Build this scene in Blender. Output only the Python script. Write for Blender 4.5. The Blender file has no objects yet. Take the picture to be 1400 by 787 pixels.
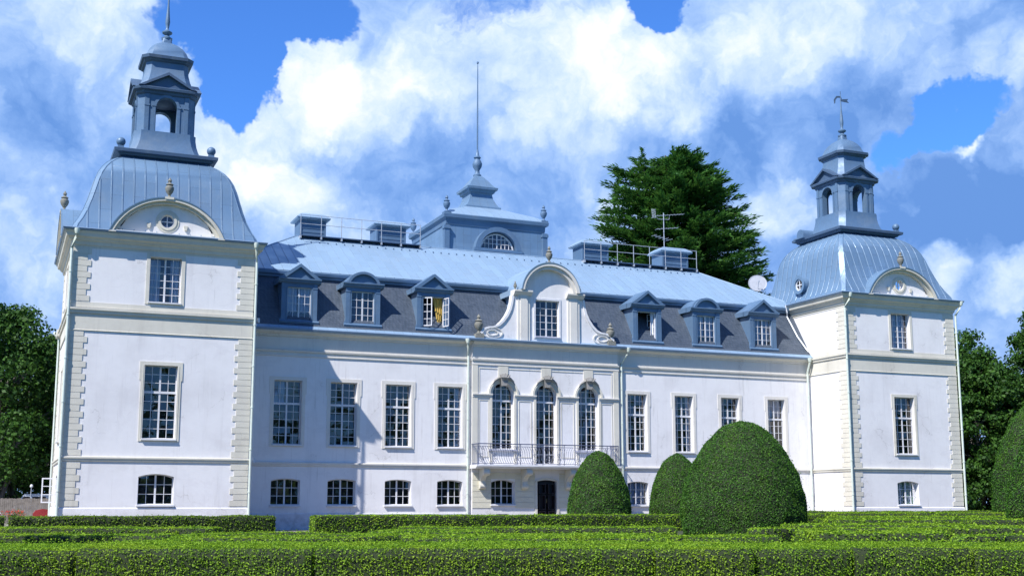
import bpy, bmesh, math, random
import numpy as np
from mathutils import Matrix, Vector
R_ = math.radians
random.seed(7)
S = bpy.context.scene
COL = S.collection

# ------------------------------------------------------------------ camera
CAM = Vector((-3.084, -69.947, 1.5)); YAW = 0.3991
cd = bpy.data.cameras.new("camera"); cam = bpy.data.objects.new("camera", cd); COL.objects.link(cam)
cam.location = CAM; cam.rotation_euler = (math.pi / 2 + 0.15723, 0, -YAW)
cd.sensor_width = 36; cd.lens = 1650.36 / 1400 * 36; cd.shift_y = 0.02476
cd.clip_start = 0.1; cd.clip_end = 4000
S.camera = cam

# ------------------------------------------------------------------ sun
SUN = Vector((0.586, 0.333, -0.739)).normalized()
sd = bpy.data.lights.new("sun", 'SUN'); sd.energy = 5.0; sd.angle = R_(0.5); sd.color = (1.0, 0.965, 0.925)
so = bpy.data.objects.new("sun", sd); COL.objects.link(so)
so.rotation_euler = SUN.to_track_quat('-Z', 'Y').to_euler()

# ------------------------------------------------------------------ exposure
V = S.view_settings
V.view_transform = 'Standard'; V.look = 'None'; V.exposure = 0.42; V.gamma = 1; V.use_curve_mapping = False

# ------------------------------------------------------------------ node helpers
class NT:
    def __init__(s, tree): s.t = tree; s.n = tree.nodes; s.l = tree.links
    def add(s, kind, ins=None, **kw):
        n = s.n.new(kind)
        for k, v in kw.items(): setattr(n, k, v)
        for k, v in (ins or {}).items(): s.put(n.inputs[k], v)
        return n
    def put(s, sock, v):
        if isinstance(v, bpy.types.NodeSocket): s.l.new(v, sock)
        elif isinstance(v, bpy.types.Node): s.l.new(v.outputs[0], sock)
        else: sock.default_value = v
    def math(s, op, a, b=0.0, c=None, clamp=False):
        n = s.n.new('ShaderNodeMath'); n.operation = op; n.use_clamp = clamp
        s.put(n.inputs[0], a); s.put(n.inputs[1], b)
        if c is not None: s.put(n.inputs[2], c)
        return n.outputs[0]
    def vmath(s, op, a, b=(0, 0, 0), scale=None):
        n = s.n.new('ShaderNodeVectorMath'); n.operation = op
        s.put(n.inputs[0], a); s.put(n.inputs[1], b)
        if scale is not None: s.put(n.inputs[3], scale)
        return n
    def mix(s, f, a, b, mode='MIX'):
        n = s.n.new('ShaderNodeMix'); n.data_type = 'RGBA'; n.blend_type = mode
        s.put(n.inputs[0], f); s.put(n.inputs[6], a); s.put(n.inputs[7], b)
        return n.outputs[2]
    def maprange(s, v, a, b, c=0.0, d=1.0, smooth=True):
        n = s.n.new('ShaderNodeMapRange')
        if smooth: n.interpolation_type = 'SMOOTHSTEP'
        for i, x in enumerate((v, a, b, c, d)): s.put(n.inputs[i], x)
        return n.outputs[0]
    def noise(s, vec, scale, detail=4, rough=0.55, dist=0.0):
        n = s.n.new('ShaderNodeTexNoise'); s.put(n.inputs['Vector'], vec)
        n.inputs['Scale'].default_value = scale; n.inputs['Detail'].default_value = detail
        n.inputs['Roughness'].default_value = rough; n.inputs['Distortion'].default_value = dist
        return n

# ------------------------------------------------------------------ world
W = bpy.data.worlds.new("World"); S.world = W; W.use_nodes = True
w = NT(W.node_tree); w.n.clear()
SKYS = 0.12
sky = w.add('ShaderNodeTexSky'); sky.sky_type = 'NISHITA'; sky.sun_disc = False
sky.sun_elevation = math.asin(-SUN.z); sky.sun_rotation = math.atan2(-SUN.x, -SUN.y)
sky.air_density = 1.0; sky.dust_density = 0.1; sky.ozone_density = 3.0
tc = w.add('ShaderNodeTexCoord'); D0 = tc.outputs['Generated']
nz = w.noise(D0, 4.5, 7, 0.6); off = w.vmath('SCALE', w.vmath('SUBTRACT', nz.outputs['Color'], (.5, .5, .5)).outputs[0], scale=0.12)
nz2 = w.noise(D0, 14.0, 5, 0.6); off2 = w.vmath('SCALE', w.vmath('SUBTRACT', nz2.outputs['Color'], (.5, .5, .5)).outputs[0], scale=0.075)
D1 = w.vmath('NORMALIZE', w.vmath('ADD', w.vmath('ADD', D0, off.outputs[0]).outputs[0], off2.outputs[0]).outputs[0]).outputs[0]
def skydir(az, el):     # azimuth right of the facade normal, elevation, degrees
    a, e = R_(az), R_(el); return (math.sin(a) * math.cos(e), math.cos(a) * math.cos(e), math.sin(e))
def blob(vec, d, r0, r1):
    dot = w.vmath('DOT_PRODUCT', vec, d).outputs['Value']
    return w.maprange(dot, math.cos(R_(r1)), math.cos(R_(r0)))
#SKYDATA
CLEAR = [(10.0,21.6,.4,2.9,1),(10.3,19.5,.2,2.0,.9),(12.2,22.9,.3,2.5,.9),(7.8,22.4,.2,2.0,.6),(30.4,23.1,.2,1.9,.95),(43.5,16.3,.2,2.0,.85),(41.7,15.6,.2,1.3,.5),(45.2,17.3,.1,1.2,.5),(22,28,2,8,.4)]
BRIGHT = [(13.2,19.2,.4,2.8,.7),(15.8,18.6,.5,3,.5),(19,21.0,.8,4.0,.45),(25.0,20.4,1,4.2,.6),(28.6,21.0,1,3.8,.55),(31.8,19.6,.6,3.2,.55),(36.0,21.6,.8,3.8,.6),(40.5,22.0,.8,3.4,.35),(2.6,21.5,.5,3.0,.5),(7.0,19.5,.4,2.4,.45),(9.8,16.5,.6,3.0,.65),(12.0,14.2,.5,2.8,.45),(1.5,11.5,.8,3.2,.5),(44.2,15.0,.15,.9,1.2),(45.5,9.2,.2,1.5,.7),(42.8,9.6,.2,1.4,.6),(35.9,12.8,.5,2.6,.55),(23.0,17.0,.3,1.8,.35),(6,25,1,4,.4),(46.2,18.6,.4,2.2,.35)]
DARK = [(18.6,15.1,.8,3.4,.35),(24.2,14.3,.8,3.2,.4),(21.5,16.2,.5,2.2,.3),(0.9,17.6,.5,2.8,.5),(41.6,12.3,.6,3.2,.72),(44.9,12.6,.6,3.0,.58),(33.6,15.8,.5,2.6,.4),(35.4,18.0,.5,2.6,.35),(40.2,18.0,.8,3.2,.4),(38.6,15.8,.5,2.4,.35),(46.0,20.4,1,2.6,.25),(29.5,16.2,.5,2.6,.3)]
def total(vec, lst):
    s = 0.0
    for az, el, r0, r1, wt in lst:
        s = w.math('MULTIPLY_ADD', blob(vec, skydir(az, el), r0, r1), wt, s)
    return s
clear = total(D1, CLEAR)
fine = w.noise(D0, 11.0, 9, 0.60, 0.25).outputs['Fac']
bil = w.math('ABSOLUTE', w.math('SUBTRACT', w.noise(D1, 17.0, 6, 0.55).outputs['Fac'], 0.5))     # billows
bil = w.math('MULTIPLY', w.math('SUBTRACT', 0.13, bil), 2.6)
bil2 = w.math('ABSOLUTE', w.math('SUBTRACT', w.noise(D1, 38.0, 5, 0.55).outputs['Fac'], 0.5))
bil = w.math('MULTIPLY_ADD', w.math('SUBTRACT', 0.12, bil2), 1.2, bil)
broad = w.noise(D0, 2.2, 5, 0.55).outputs['Fac']
generic = w.maprange(broad, 0.36, 0.30)               # blue holes elsewhere in the sky
dy = w.add('ShaderNodeSeparateXYZ', {0: D0})
behind = w.maprange(dy.outputs[1], 0.45, 0.0)           # unseen sky behind the viewer and overhead, cleared of cloud to lower the fill
cl = w.math('ADD', w.math('ADD', clear, w.math('MULTIPLY', generic, 0.5)), w.math('MULTIPLY', behind, 0.55))
mask = w.math('SUBTRACT', 1.0, w.maprange(w.math('ADD', cl, w.math('ADD', w.math('MULTIPLY', w.math('SUBTRACT', fine, 0.5), 0.9), w.math('MULTIPLY', bil, 0.35))), 0.30, 0.64), clamp=True)
br = w.math('SUBTRACT', total(D1, BRIGHT), total(D1, DARK))
br = w.math('ADD', br, w.math('MULTIPLY', w.math('SUBTRACT', fine, 0.5), 1.9))
br = w.math('ADD', br, w.math('MULTIPLY', w.math('SUBTRACT', broad, 0.5), 0.8))
br = w.math('ADD', w.math('SUBTRACT', br, w.math('MULTIPLY', bil, 0.80)), 0.10)
ramp = w.add('ShaderNodeValToRGB', {0: w.maprange(br, -0.75, 1.05, smooth=False)})
cr = ramp.color_ramp; cr.interpolation = 'LINEAR'
K = 0.86 / SKYS
stops = [(0.0, (.13, .29, .68)), (0.22, (.22, .40, .80)), (0.45, (.37, .55, .90)), (0.70, (.62, .76, .95)), (1.0, (.95, .97, 1.0))]
while len(cr.elements) < len(stops): cr.elements.new(.5)
for e, (p, c) in zip(cr.elements, stops): e.position = p; e.color = (*c, 1)
cloudcol = w.mix(1.0, ramp.outputs[0], (K, K, K, 1), 'MULTIPLY')
skyc = w.mix(1.0, sky.outputs[0], (0.42, 0.80, 1.40, 1), 'MULTIPLY')
skyc = w.mix(w.math('MULTIPLY', behind, 0.25), skyc, (0, 0, 0, 1))          # unseen sky behind the viewer dimmed to cut fill on the walls
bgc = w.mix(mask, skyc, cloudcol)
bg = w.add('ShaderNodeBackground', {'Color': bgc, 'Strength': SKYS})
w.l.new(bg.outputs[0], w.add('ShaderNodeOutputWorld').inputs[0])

# ------------------------------------------------------------------ materials
MATS = {}
def newmat(name):
    m = bpy.data.materials.new(name); m.use_nodes = True; t = NT(m.node_tree); t.n.clear(); MATS[name] = m
    return m, t
def finish(t, bsdf, disp=None):
    o = t.add('ShaderNodeOutputMaterial'); t.l.new(bsdf.outputs[0], o.inputs[0])
def bump(t, h, strength=0.3, dist=0.02):
    return t.add('ShaderNodeBump', {'Height': h, 'Strength': strength, 'Distance': dist}).outputs[0]
def C4(c): return (*c, 1.0)

def mat_plaster(name, base, dirt, amt=0.25, rough=0.85):
    m, t = newmat(name); co = t.add('ShaderNodeTexCoord').outputs['Object']
    n1 = t.noise(co, 0.35, 6, 0.6).outputs['Fac']; n2 = t.noise(co, 2.6, 6, 0.65).outputs['Fac']
    st = t.vmath('MULTIPLY', co, (2.2, 2.2, 0.16)).outputs[0]; n3 = t.noise(st, 1.0, 5, 0.6).outputs['Fac']
    f = t.math('MULTIPLY', t.math('ADD', t.maprange(n1, .42, .72), t.maprange(n3, .52, .8)), amt)
    c = t.mix(f, C4(base), C4(dirt))
    c = t.mix(t.maprange(n2, .35, .75, 0, .16), c, C4(tuple(x * .78 for x in base)))
    pat = t.noise(t.vmath('MULTIPLY', co, (.5, .5, .8)).outputs[0], .9, 8, .7, .6).outputs['Fac']          # patched plaster
    c = t.mix(t.math('MULTIPLY', t.maprange(pat, .56, .59), .30), c, C4((base[0] * .86, base[1] * .85, base[2] * .86)))
    run = t.noise(t.vmath('MULTIPLY', co, (7, 7, .35)).outputs[0], 1.0, 4, .6).outputs['Fac']                # thin rain streaks
    c = t.mix(t.math('MULTIPLY', t.maprange(run, .60, .76), .42), c, C4((.42, .40, .37)))
    vo = t.add('ShaderNodeTexVoronoi', {'Vector': t.vmath('ADD', co, t.vmath('SCALE', t.noise(co, 1.2, 4, .6).outputs['Color'], scale=1.4).outputs[0]).outputs[0], 'Scale': .32}, feature='DISTANCE_TO_EDGE')
    crk = t.math('MULTIPLY', t.maprange(vo.outputs['Distance'], .010, .002), t.maprange(n1, .5, .6))
    c = t.mix(t.math('MULTIPLY', crk, .35), c, C4((.35, .33, .31)))
    sep = t.add('ShaderNodeSeparateXYZ', {0: co}).outputs[2]            # rising damp and splash stains near the ground
    low = t.math('MULTIPLY', t.maprange(sep, 1.5, 0.2), t.maprange(t.noise(co, 1.3, 6, .7).outputs['Fac'], .4, .62))
    c = t.mix(t.math('MULTIPLY', low, .6), c, C4((.33, .31, .30)))
    fn = t.noise(co, 60, 4, .6).outputs['Fac']
    b = t.add('ShaderNodeBsdfPrincipled', {'Base Color': c, 'Roughness': rough, 'Normal': bump(t, t.math('ADD', fn, t.math('MULTIPLY', n2, 2.0)), .25, .012)})
    b.inputs['Specular IOR Level'].default_value = .25
    finish(t, b); return m
def mat_metal(name, base, axes=None, pitch=0.6, length=1.9, rough=0.42, streak=.3, seam=.45):
    m, t = newmat(name); co = t.add('ShaderNodeTexCoord').outputs['Object']
    n1 = t.noise(co, .8, 6, .6).outputs['Fac']; n2 = t.noise(t.vmath('MULTIPLY', co, (3, 3, .5)).outputs[0], 1.2, 5, .6).outputs['Fac']
    c = t.mix(t.maprange(n1, .35, .7, 0, streak), C4(base), C4(tuple(x * .62 for x in base)))
    c = t.mix(t.maprange(n2, .5, .8, 0, streak), c, C4((base[0] * 1.35 + .02, base[1] * 1.25 + .01, base[2] * 1.15)))
    nrm = None; h = t.math('MULTIPLY', t.noise(co, 1.7, 4, .6).outputs['Fac'], 2.2)
    fd = t.noise(co, .45, 7, .7).outputs['Fac']; c = t.mix(t.maprange(fd, .52, .68, 0, .28), c, C4((base[0] * .5 + .16, base[1] * .5 + .17, base[2] * .5 + .17)))
    if axes:
        sp = t.add('ShaderNodeSeparateXYZ', {0: co})
        if axes == 'auto':      # ribs by the face's own direction: x on front and back faces, y on side faces
            g = t.add('ShaderNodeSeparateXYZ', {0: t.add('ShaderNodeNewGeometry').outputs['Normal']})
            sel = t.math('GREATER_THAN', t.math('ABSOLUTE', g.outputs[0]), t.math('ABSOLUTE', g.outputs[1]))
            mx = t.add('ShaderNodeMix', {0: sel, 2: sp.outputs[0], 3: sp.outputs[1]}); rib = mx.outputs[0]; run = sp.outputs[2]
        else: rib = sp.outputs[axes[0]]; run = sp.outputs[axes[1]]
        vec = t.add('ShaderNodeCombineXYZ', {0: run, 1: rib, 2: 0.0}).outputs[0]
        bt = t.add('ShaderNodeTexBrick', {'Vector': vec, 'Scale': 1.0, 'Mortar Size': .012, 'Mortar Smooth': .3, 'Brick Width': length, 'Row Height': pitch, 'Color1': (0, 0, 0, 1), 'Color2': (1, 1, 1, 1)})
        c = t.mix(t.math('MULTIPLY', t.math('SUBTRACT', 1.0, t.add('ShaderNodeSeparateColor', {0: bt.outputs[0]}).outputs[0]), .34), c, C4(tuple(x * .7 for x in base)))
        c = t.mix(t.math('MULTIPLY', bt.outputs['Fac'], seam), c, C4(tuple(x * .3 for x in base)))
        h = t.math('MULTIPLY_ADD', bt.outputs['Fac'], 1.0, t.math('MULTIPLY', h, .5))
    b = t.add('ShaderNodeBsdfPrincipled', {'Base Color': c, 'Roughness': t.maprange(n1, .3, .7, rough - .08, rough + .15), 'Metallic': .12, 'Normal': bump(t, h, .35, .03)})
    finish(t, b); return m
def mat_slate(name):
    m, t = newmat(name); co = t.add('ShaderNodeTexCoord').outputs['Object']; sp = t.add('ShaderNodeSeparateXYZ', {0: co})
    vec = t.add('ShaderNodeCombineXYZ', {0: t.math('ADD', sp.outputs[0], sp.outputs[1]), 1: sp.outputs[2], 2: 0.0}).outputs[0]
    bt = t.add('ShaderNodeTexBrick', {'Vector': vec, 'Scale': 1.0, 'Mortar Size': .012, 'Brick Width': .22, 'Row Height': .15, 'Color1': (0, 0, 0, 1), 'Color2': (1, 1, 1, 1)})
    rnd = t.noise(t.vmath('SNAP', vec, (.11, .15, 1)).outputs[0], 7.3, 2, .5).outputs['Fac']
    n = t.noise(co, .7, 5, .6).outputs['Fac']
    c = t.mix(t.maprange(rnd, .3, .7), C4((.052, .072, .100)), C4((.088, .112, .148)))
    c = t.mix(t.maprange(n, .45, .75, 0, .5), c, C4((.125, .145, .175)))
    c = t.mix(t.math('MULTIPLY', bt.outputs['Fac'], .6), c, C4((.025, .03, .04)))
    b = t.add('ShaderNodeBsdfPrincipled', {'Base Color': c, 'Roughness': .5, 'Normal': bump(t, t.math('SUBTRACT', t.math('MULTIPLY', rnd, .5), bt.outputs['Fac']), .6, .03)})
    finish(t, b); return m
def mat_plain(name, base, rough=.6, metal=0.0, var=.25, scale=3.0):
    m, t = newmat(name); co = t.add('ShaderNodeTexCoord').outputs['Object']; n = t.noise(co, scale, 5, .6).outputs['Fac']
    c = t.mix(t.maprange(n, .35, .7, 0, var * 2), C4(base), C4(tuple(x * .55 for x in base)))
    b = t.add('ShaderNodeBsdfPrincipled', {'Base Color': c, 'Roughness': rough, 'Metallic': metal, 'Normal': bump(t, n, .15, .01)})
    finish(t, b); return m
def mat_glass(name):
    m, t = newmat(name); co = t.add('ShaderNodeTexCoord').outputs['Object']
    sn_ = t.noise(t.vmath('SNAP', co, (.42, .42, .42)).outputs[0], 3.1, 1, .5); tilt = t.vmath('SCALE', t.vmath('SUBTRACT', sn_.outputs['Color'], (.5, .5, .5)).outputs[0], scale=.16)
    wob = t.noise(co, 1.3, 2, .5).outputs['Fac']
    g = t.add('ShaderNodeBsdfGlossy', {'Color': (1, 1, 1, 1), 'Roughness': .03, 'Normal': t.vmath('NORMALIZE', t.vmath('ADD', bump(t, wob, .3, .05), tilt.outputs[0]).outputs[0]).outputs[0]})
    tr = t.add('ShaderNodeBsdfTransparent', {'Color': (.72, .78, .86, 1)})
    fr = t.math('MULTIPLY_ADD', t.add('ShaderNodeFresnel', {'IOR': 1.5}).outputs[0], 1.5, .02)
    mx = t.add('ShaderNodeMixShader', {0: fr, 1: tr, 2: g}); finish(t, mx); return m
def mat_leaf(name, a, b_, hue=(.16, .16, .01), trans=.35, rough=.6):
    m, t = newmat(name); g = t.add('ShaderNodeNewGeometry'); r = g.outputs['Random Per Island']
    co = t.add('ShaderNodeTexCoord').outputs['Object']; n = t.noise(co, .9, 4, .6).outputs['Fac']
    c = t.mix(r, C4(a), C4(b_)); c = t.mix(t.maprange(n, .45, .75, 0, .45), c, C4(hue))
    d = t.add('ShaderNodeBsdfPrincipled', {'Base Color': c, 'Roughness': rough}); d.inputs['Specular IOR Level'].default_value = .3
    tl = t.add('ShaderNodeBsdfTranslucent', {'Color': c}); mx = t.add('ShaderNodeMixShader', {0: trans, 1: d, 2: tl}); finish(t, mx); return m
def mat_ground(name, a, b_, scale, c3=None, rough=.95, bm=.3):
    m, t = newmat(name); co = t.add('ShaderNodeTexCoord').outputs['Object']
    n = t.noise(co, scale, 6, .7).outputs['Fac']; n2 = t.noise(co, .15, 5, .6).outputs['Fac']
    c = t.mix(t.maprange(n, .3, .7), C4(a), C4(b_))
    if c3: c = t.mix(t.maprange(n2, .4, .65, 0, .7), c, C4(c3))
    b = t.add('ShaderNodeBsdfPrincipled', {'Base Color': c, 'Roughness': rough, 'Normal': bump(t, n, bm, .03)}); finish(t, b); return m
def mat_bark(name, a, b_):
    m, t = newmat(name); co = t.add('ShaderNodeTexCoord').outputs['Object']
    n = t.noise(t.vmath('MULTIPLY', co, (6, 6, .8)).outputs[0], 1.0, 6, .65).outputs['Fac']
    c = t.mix(t.maprange(n, .3, .7), C4(a), C4(b_))
    b = t.add('ShaderNodeBsdfPrincipled', {'Base Color': c, 'Roughness': .9, 'Normal': bump(t, n, .8, .06)}); finish(t, b); return m

M_WALL = mat_plaster('white_lime_plaster', (.79, .775, .77), (.58, .56, .56), .45)
M_CREAM = mat_plaster('cream_stone_trim', (.67, .64, .55), (.48, .45, .38), .45)
M_TRIM = mat_plaster('pale_stone_trim', (.71, .68, .62), (.54, .51, .47), .4)
M_RUST = mat_plaster('cream_rusticated_plaster', (.68, .65, .52), (.50, .47, .36), .35)
M_PLINTH = mat_plaster('grey_plinth', (.66, .66, .69), (.42, .41, .42), .5)
M_TROOF = mat_metal('tower_roof_sheet', (.150, .250, .375), 'auto', .62, 1.9)
M_UROOF = mat_metal('upper_roof_sheet', (.270, .390, .520), (0, 1), .62, 2.2, streak=.2)
M_DMET = mat_metal('painted_sheet_metal', (.105, .185, .295), None, streak=.3, rough=.5)
M_GMET = mat_metal('gutter_sheet', (.21, .30, .42), None, streak=.25)
M_EDGE = mat_metal('dark_cornice_sheet', (.07, .12, .20), None, streak=.3, rough=.5)
M_SLATE = mat_slate('grey_slate')
M_WHITE = mat_plain('white_window_paint', (.70, .70, .72), .45, var=.15)
M_SILL = mat_plain('grey_sill_paint', (.45, .46, .54), .5, var=.15)
M_PIPE = mat_plain('pale_pipe_paint', (.66, .72, .63), .4, .1, var=.12)
M_GLASS = mat_glass('window_glass')
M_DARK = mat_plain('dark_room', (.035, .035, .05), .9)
M_CURT = mat_plain('white_curtain', (.72, .74, .80), .9, var=.15)
M_CURTY = mat_plain('ochre_curtain', (.62, .42, .10), .85, var=.2)
M_DOOR = mat_plain('dark_door_paint', (.014, .010, .014), .45, var=.2)
M_BRASS = mat_plain('brass', (.6, .5, .25), .3, .9)
M_IRON = mat_plain('wrought_iron', (.13, .15, .23), .5, .3)
M_STONE = mat_plain('weathered_urn_stone', (.24, .235, .20), .85, var=.35, scale=9)
M_GALV = mat_plain('galvanised_rail', (.52, .55, .58), .45, .4)
M_ORN = mat_plaster('shaded_ornament_stone', (.33, .315, .29), (.25, .24, .22), .5)  # stone toned darker to put shading into the carving

# ------------------------------------------------------------------ mesh builder
I4 = Matrix.Identity(4)
class MB:
    def __init__(s, M=I4): s.v = []; s.f = []; s.M = M; s.k = []; s.cur = 0
    def P(s, p): s.v.append(tuple(s.M @ Vector(p))); return len(s.v) - 1
    def face(s, pts): s.f.append([s.P(p) for p in pts]); s.k.append(s.cur)
    def fi(s, idx): s.f.append(list(idx)); s.k.append(s.cur)
    def box(s, x0, x1, y0, y1, z0, z1):
        i = [s.P(p) for p in ((x0, y0, z0), (x1, y0, z0), (x1, y1, z0), (x0, y1, z0), (x0, y0, z1), (x1, y0, z1), (x1, y1, z1), (x0, y1, z1))]
        for q in ((0, 3, 2, 1), (4, 5, 6, 7), (0, 1, 5, 4), (1, 2, 6, 5), (2, 3, 7, 6), (3, 0, 4, 7)): s.fi([i[j] for j in q])
    def prism(s, poly, y0, y1):           # polygon in x,z pushed along y
        n = len(poly); a = [s.P((x, y0, z)) for x, z in poly]; b = [s.P((x, y1, z)) for x, z in poly]
        s.fi(a); s.fi(b[::-1])
        for i in range(n): j = (i + 1) % n; s.fi((a[i], b[i], b[j], a[j]))
    def prism_x(s, poly, x0, x1):         # polygon in y,z pushed along x
        n = len(poly); a = [s.P((x0, y, z)) for y, z in poly]; b = [s.P((x1, y, z)) for y, z in poly]
        s.fi(a); s.fi(b[::-1])
        for i in range(n): j = (i + 1) % n; s.fi((a[i], b[i], b[j], a[j]))
    def ribbon(s, outer, inner, y0, y1):  # two open polylines in x,z with the band between them pushed along y
        n = len(outer); o0 = [s.P((x, y0, z)) for x, z in outer]; o1 = [s.P((x, y1, z)) for x, z in outer]
        i0 = [s.P((x, y0, z)) for x, z in inner]; i1 = [s.P((x, y1, z)) for x, z in inner]
        for k in range(n - 1):
            s.fi((o0[k], o0[k + 1], i0[k + 1], i0[k])); s.fi((o1[k], i1[k], i1[k + 1], o1[k + 1]))
            s.fi((o0[k], o1[k], o1[k + 1], o0[k + 1])); s.fi((i0[k], i0[k + 1], i1[k + 1], i1[k]))
        for k in (0, n - 1): s.fi((o0[k], i0[k], i1[k], o1[k]))
    def loft(s, rings, cap=True):
        ids = [[s.P(p) for p in r] for r in rings]; n = len(ids[0])
        for a, b in zip(ids, ids[1:]):
            for i in range(n): j = (i + 1) % n; s.fi((a[i], a[j], b[j], b[i]))
        if cap: s.fi(ids[0][::-1]); s.fi(ids[-1])
    def lathe(s, prof, cx, cy, z0=0.0, n=14, sc=1.0):
        s.loft([[(cx + r * sc * math.cos(2 * math.pi * i / n), cy + r * sc * math.sin(2 * math.pi * i / n), z0 + z * sc) for i in range(n)] for r, z in prof])
    def tube(s, pts, r, n=6):
        pts = [Vector(p) for p in pts]; rings = []
        rr = r if isinstance(r, (list, tuple)) else [r] * len(pts)
        for i, p in enumerate(pts):
            d = (pts[min(i + 1, len(pts) - 1)] - pts[max(i - 1, 0)]).normalized()
            u = d.cross(Vector((0, 0, 1)) if abs(d.z) < .9 else Vector((1, 0, 0))).normalized(); v = d.cross(u)
            rings.append([tuple(p + rr[i] * (math.cos(2 * math.pi * k / n) * u + math.sin(2 * math.pi * k / n) * v)) for k in range(n)])
        s.loft(rings)
    def build(s, name, mats, parent=None, smooth=False, label=None):
        me = bpy.data.meshes.new(name); me.from_pydata(s.v, [], s.f)
        bm = bmesh.new(); bm.from_mesh(me)
        if smooth: bmesh.ops.remove_doubles(bm, verts=bm.verts, dist=1e-4)
        bmesh.ops.recalc_face_normals(bm, faces=bm.faces)
        mats = mats if isinstance(mats, (list, tuple)) else [mats]
        if len(mats) > 1 and len(bm.faces) == len(s.k):
            bm.faces.ensure_lookup_table()
            for f, k in zip(bm.faces, s.k): f.material_index = k
        bm.to_mesh(me); bm.free()
        for m in mats: me.materials.append(m)
        if smooth:
            me.shade_smooth(); me.set_sharp_from_angle(angle=R_(38))
        o = bpy.data.objects.new(name, me); COL.objects.link(o); attach(o, parent)
        if label: o['label'] = label
        return o
def attach(o, parent):
    if parent is None: return
    o.parent = parent
    if parent.type == 'EMPTY': o.matrix_parent_inverse = Matrix.Translation(-Vector(parent.location))
def tag(o, label=None, cat=None, group=None, kind=None):
    for k, v in (('label', label), ('category', cat), ('group', group), ('kind', kind)):
        if v: o[k] = v
    return o
def empty(name, loc, *a, **k):
    o = bpy.data.objects.new(name, None); o.location = loc; COL.objects.link(o); tag(o, *a, **k); return o

def arc(xa, xb, zs, rise, n=16):
    c = (xb - xa) / 2; xm = (xa + xb) / 2; Rr = (c * c + rise * rise) / (2 * rise); cz = zs + rise - Rr
    t0 = math.acos(max(-1, min(1, (zs - cz) / Rr)))
    return [(xm + Rr * math.sin(t), cz + Rr * math.cos(t)) for t in [(-t0 + 2 * t0 * i / n) for i in range(n + 1)]]
def ztop(x, xa, xb, zb, rise):
    if rise <= 0: return zb
    c = (xb - xa) / 2; xm = (xa + xb) / 2; Rr = (c * c + rise * rise) / (2 * rise); cz = zb - Rr
    return cz + math.sqrt(max(0, Rr * Rr - (x - xm) ** 2))

# wall sheet in the local frame x right, y inwards, z up, with real openings and reveals
def wall_sheet(mb, x0, x1, z0, z1, ops, y=0.0, depth=.3):
    xs = sorted({x0, x1, *[v for o in ops for v in (o[0], o[1])]}); zs = sorted({z0, z1, *[v for o in ops for v in (o[2], o[3])]})
    for a, b in zip(xs, xs[1:]):
        for c, d in zip(zs, zs[1:]):
            mx, mz = (a + b) / 2, (c + d) / 2
            if any(o[0] < mx < o[1] and o[2] < mz < o[3] for o in ops): continue
            mb.face(((a, y, c), (b, y, c), (b, y, d), (a, y, d)))
    for o in ops:
        xa, xb, za, zb = o[:4]; rise = o[4] if len(o) > 4 else 0; zs_ = zb - rise
        if rise > 0:
            pts = arc(xa, xb, zs_, rise)
            for (px, pz), (qx, qz) in zip(pts, pts[1:]):
                mb.face(((px, y, pz), (qx, y, qz), (qx, y, zb), (px, y, zb)))
                mb.face(((px, y, pz), (px, y + depth, pz), (qx, y + depth, qz), (qx, y, qz)))
        else: mb.face(((xa, y, zb), (xb, y, zb), (xb, y + depth, zb), (xa, y + depth, zb)))
        mb.face(((xa, y, za), (xb, y, za), (xb, y + depth, za), (xa, y + depth, za)))
        for xx in (xa, xb): mb.face(((xx, y, za), (xx, y, zs_), (xx, y + depth, zs_), (xx, y + depth, za)))

def sash_bars(mb, xa, xb, za, zb, y, rise=0, cols=4, rows=3, transom=None, rows_up=2, fr=.055, bar=.030, mull=.10, t=.045, skip_left=False, skip_right=False):
    xm = (xa + xb) / 2; zs = zb - rise
    def vbar(x, wd, z0, z1): 
        zt = min(z1, min(ztop(x - wd / 2, xa, xb, zb, rise), ztop(x + wd / 2, xa, xb, zb, rise)) if rise else zb)
        if zt > z0 + .02: mb.box(x - wd / 2, x + wd / 2, y, y + t, z0, zt)
    def hbar(z, wd, a=None, b=None, tt=0):
        a = xa if a is None else a; b = xb if b is None else b
        if rise and z > zs:
            half = 0
            c = (xb - xa) / 2; Rr = (c * c + rise * rise) / (2 * rise); cz = zb - Rr
            half = math.sqrt(max(0, Rr * Rr - (z - cz) ** 2)); a = max(a, xm - half + .01); b = min(b, xm + half - .01)
        if b > a + .05: mb.box(a, b, y - tt - .002, y + t + .002, z - wd / 2, z + wd / 2)
    # outer frame
    for x, d in ((xa, 1), (xb, -1)):
        x2 = x + d * fr; mb.box(min(x, x2), max(x, x2), y, y + t + .01, za, zs)
    mb.box(xa + fr, xb - fr, y, y + t + .01, za, za + fr)
    if rise: mb.ribbon(arc(xa, xb, zs, rise), [(xm + (x - xm) * (1 - 2 * fr / (xb - xa)), z - fr) for x, z in arc(xa, xb, zs, rise)], y, y + t + .01)
    else: mb.box(xa + fr, xb - fr, y, y + t + .01, zb - fr, zb)
    vbar(xm, mull, za + fr, zb - fr)
    segs = [(za + fr, (transom or zb - fr), rows)]
    if transom: hbar(transom, .13, tt=.03); segs.append((transom + .06, zb - fr * .5, rows_up))
    for z0, z1, rw in segs:
        for k in range(1, rw): hbar(z0 + (z1 - z0) * k / rw, bar, xa + fr * .9, xb - fr * .9)
    for side in (-1, 1):
        a, b = (xa + fr, xm - mull / 2) if side < 0 else (xm + mull / 2, xb - fr)
        nb = cols // 2
        for k in range(1, nb): vbar(a + (b - a) * k / nb, bar, za + fr, zb - fr)
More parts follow.
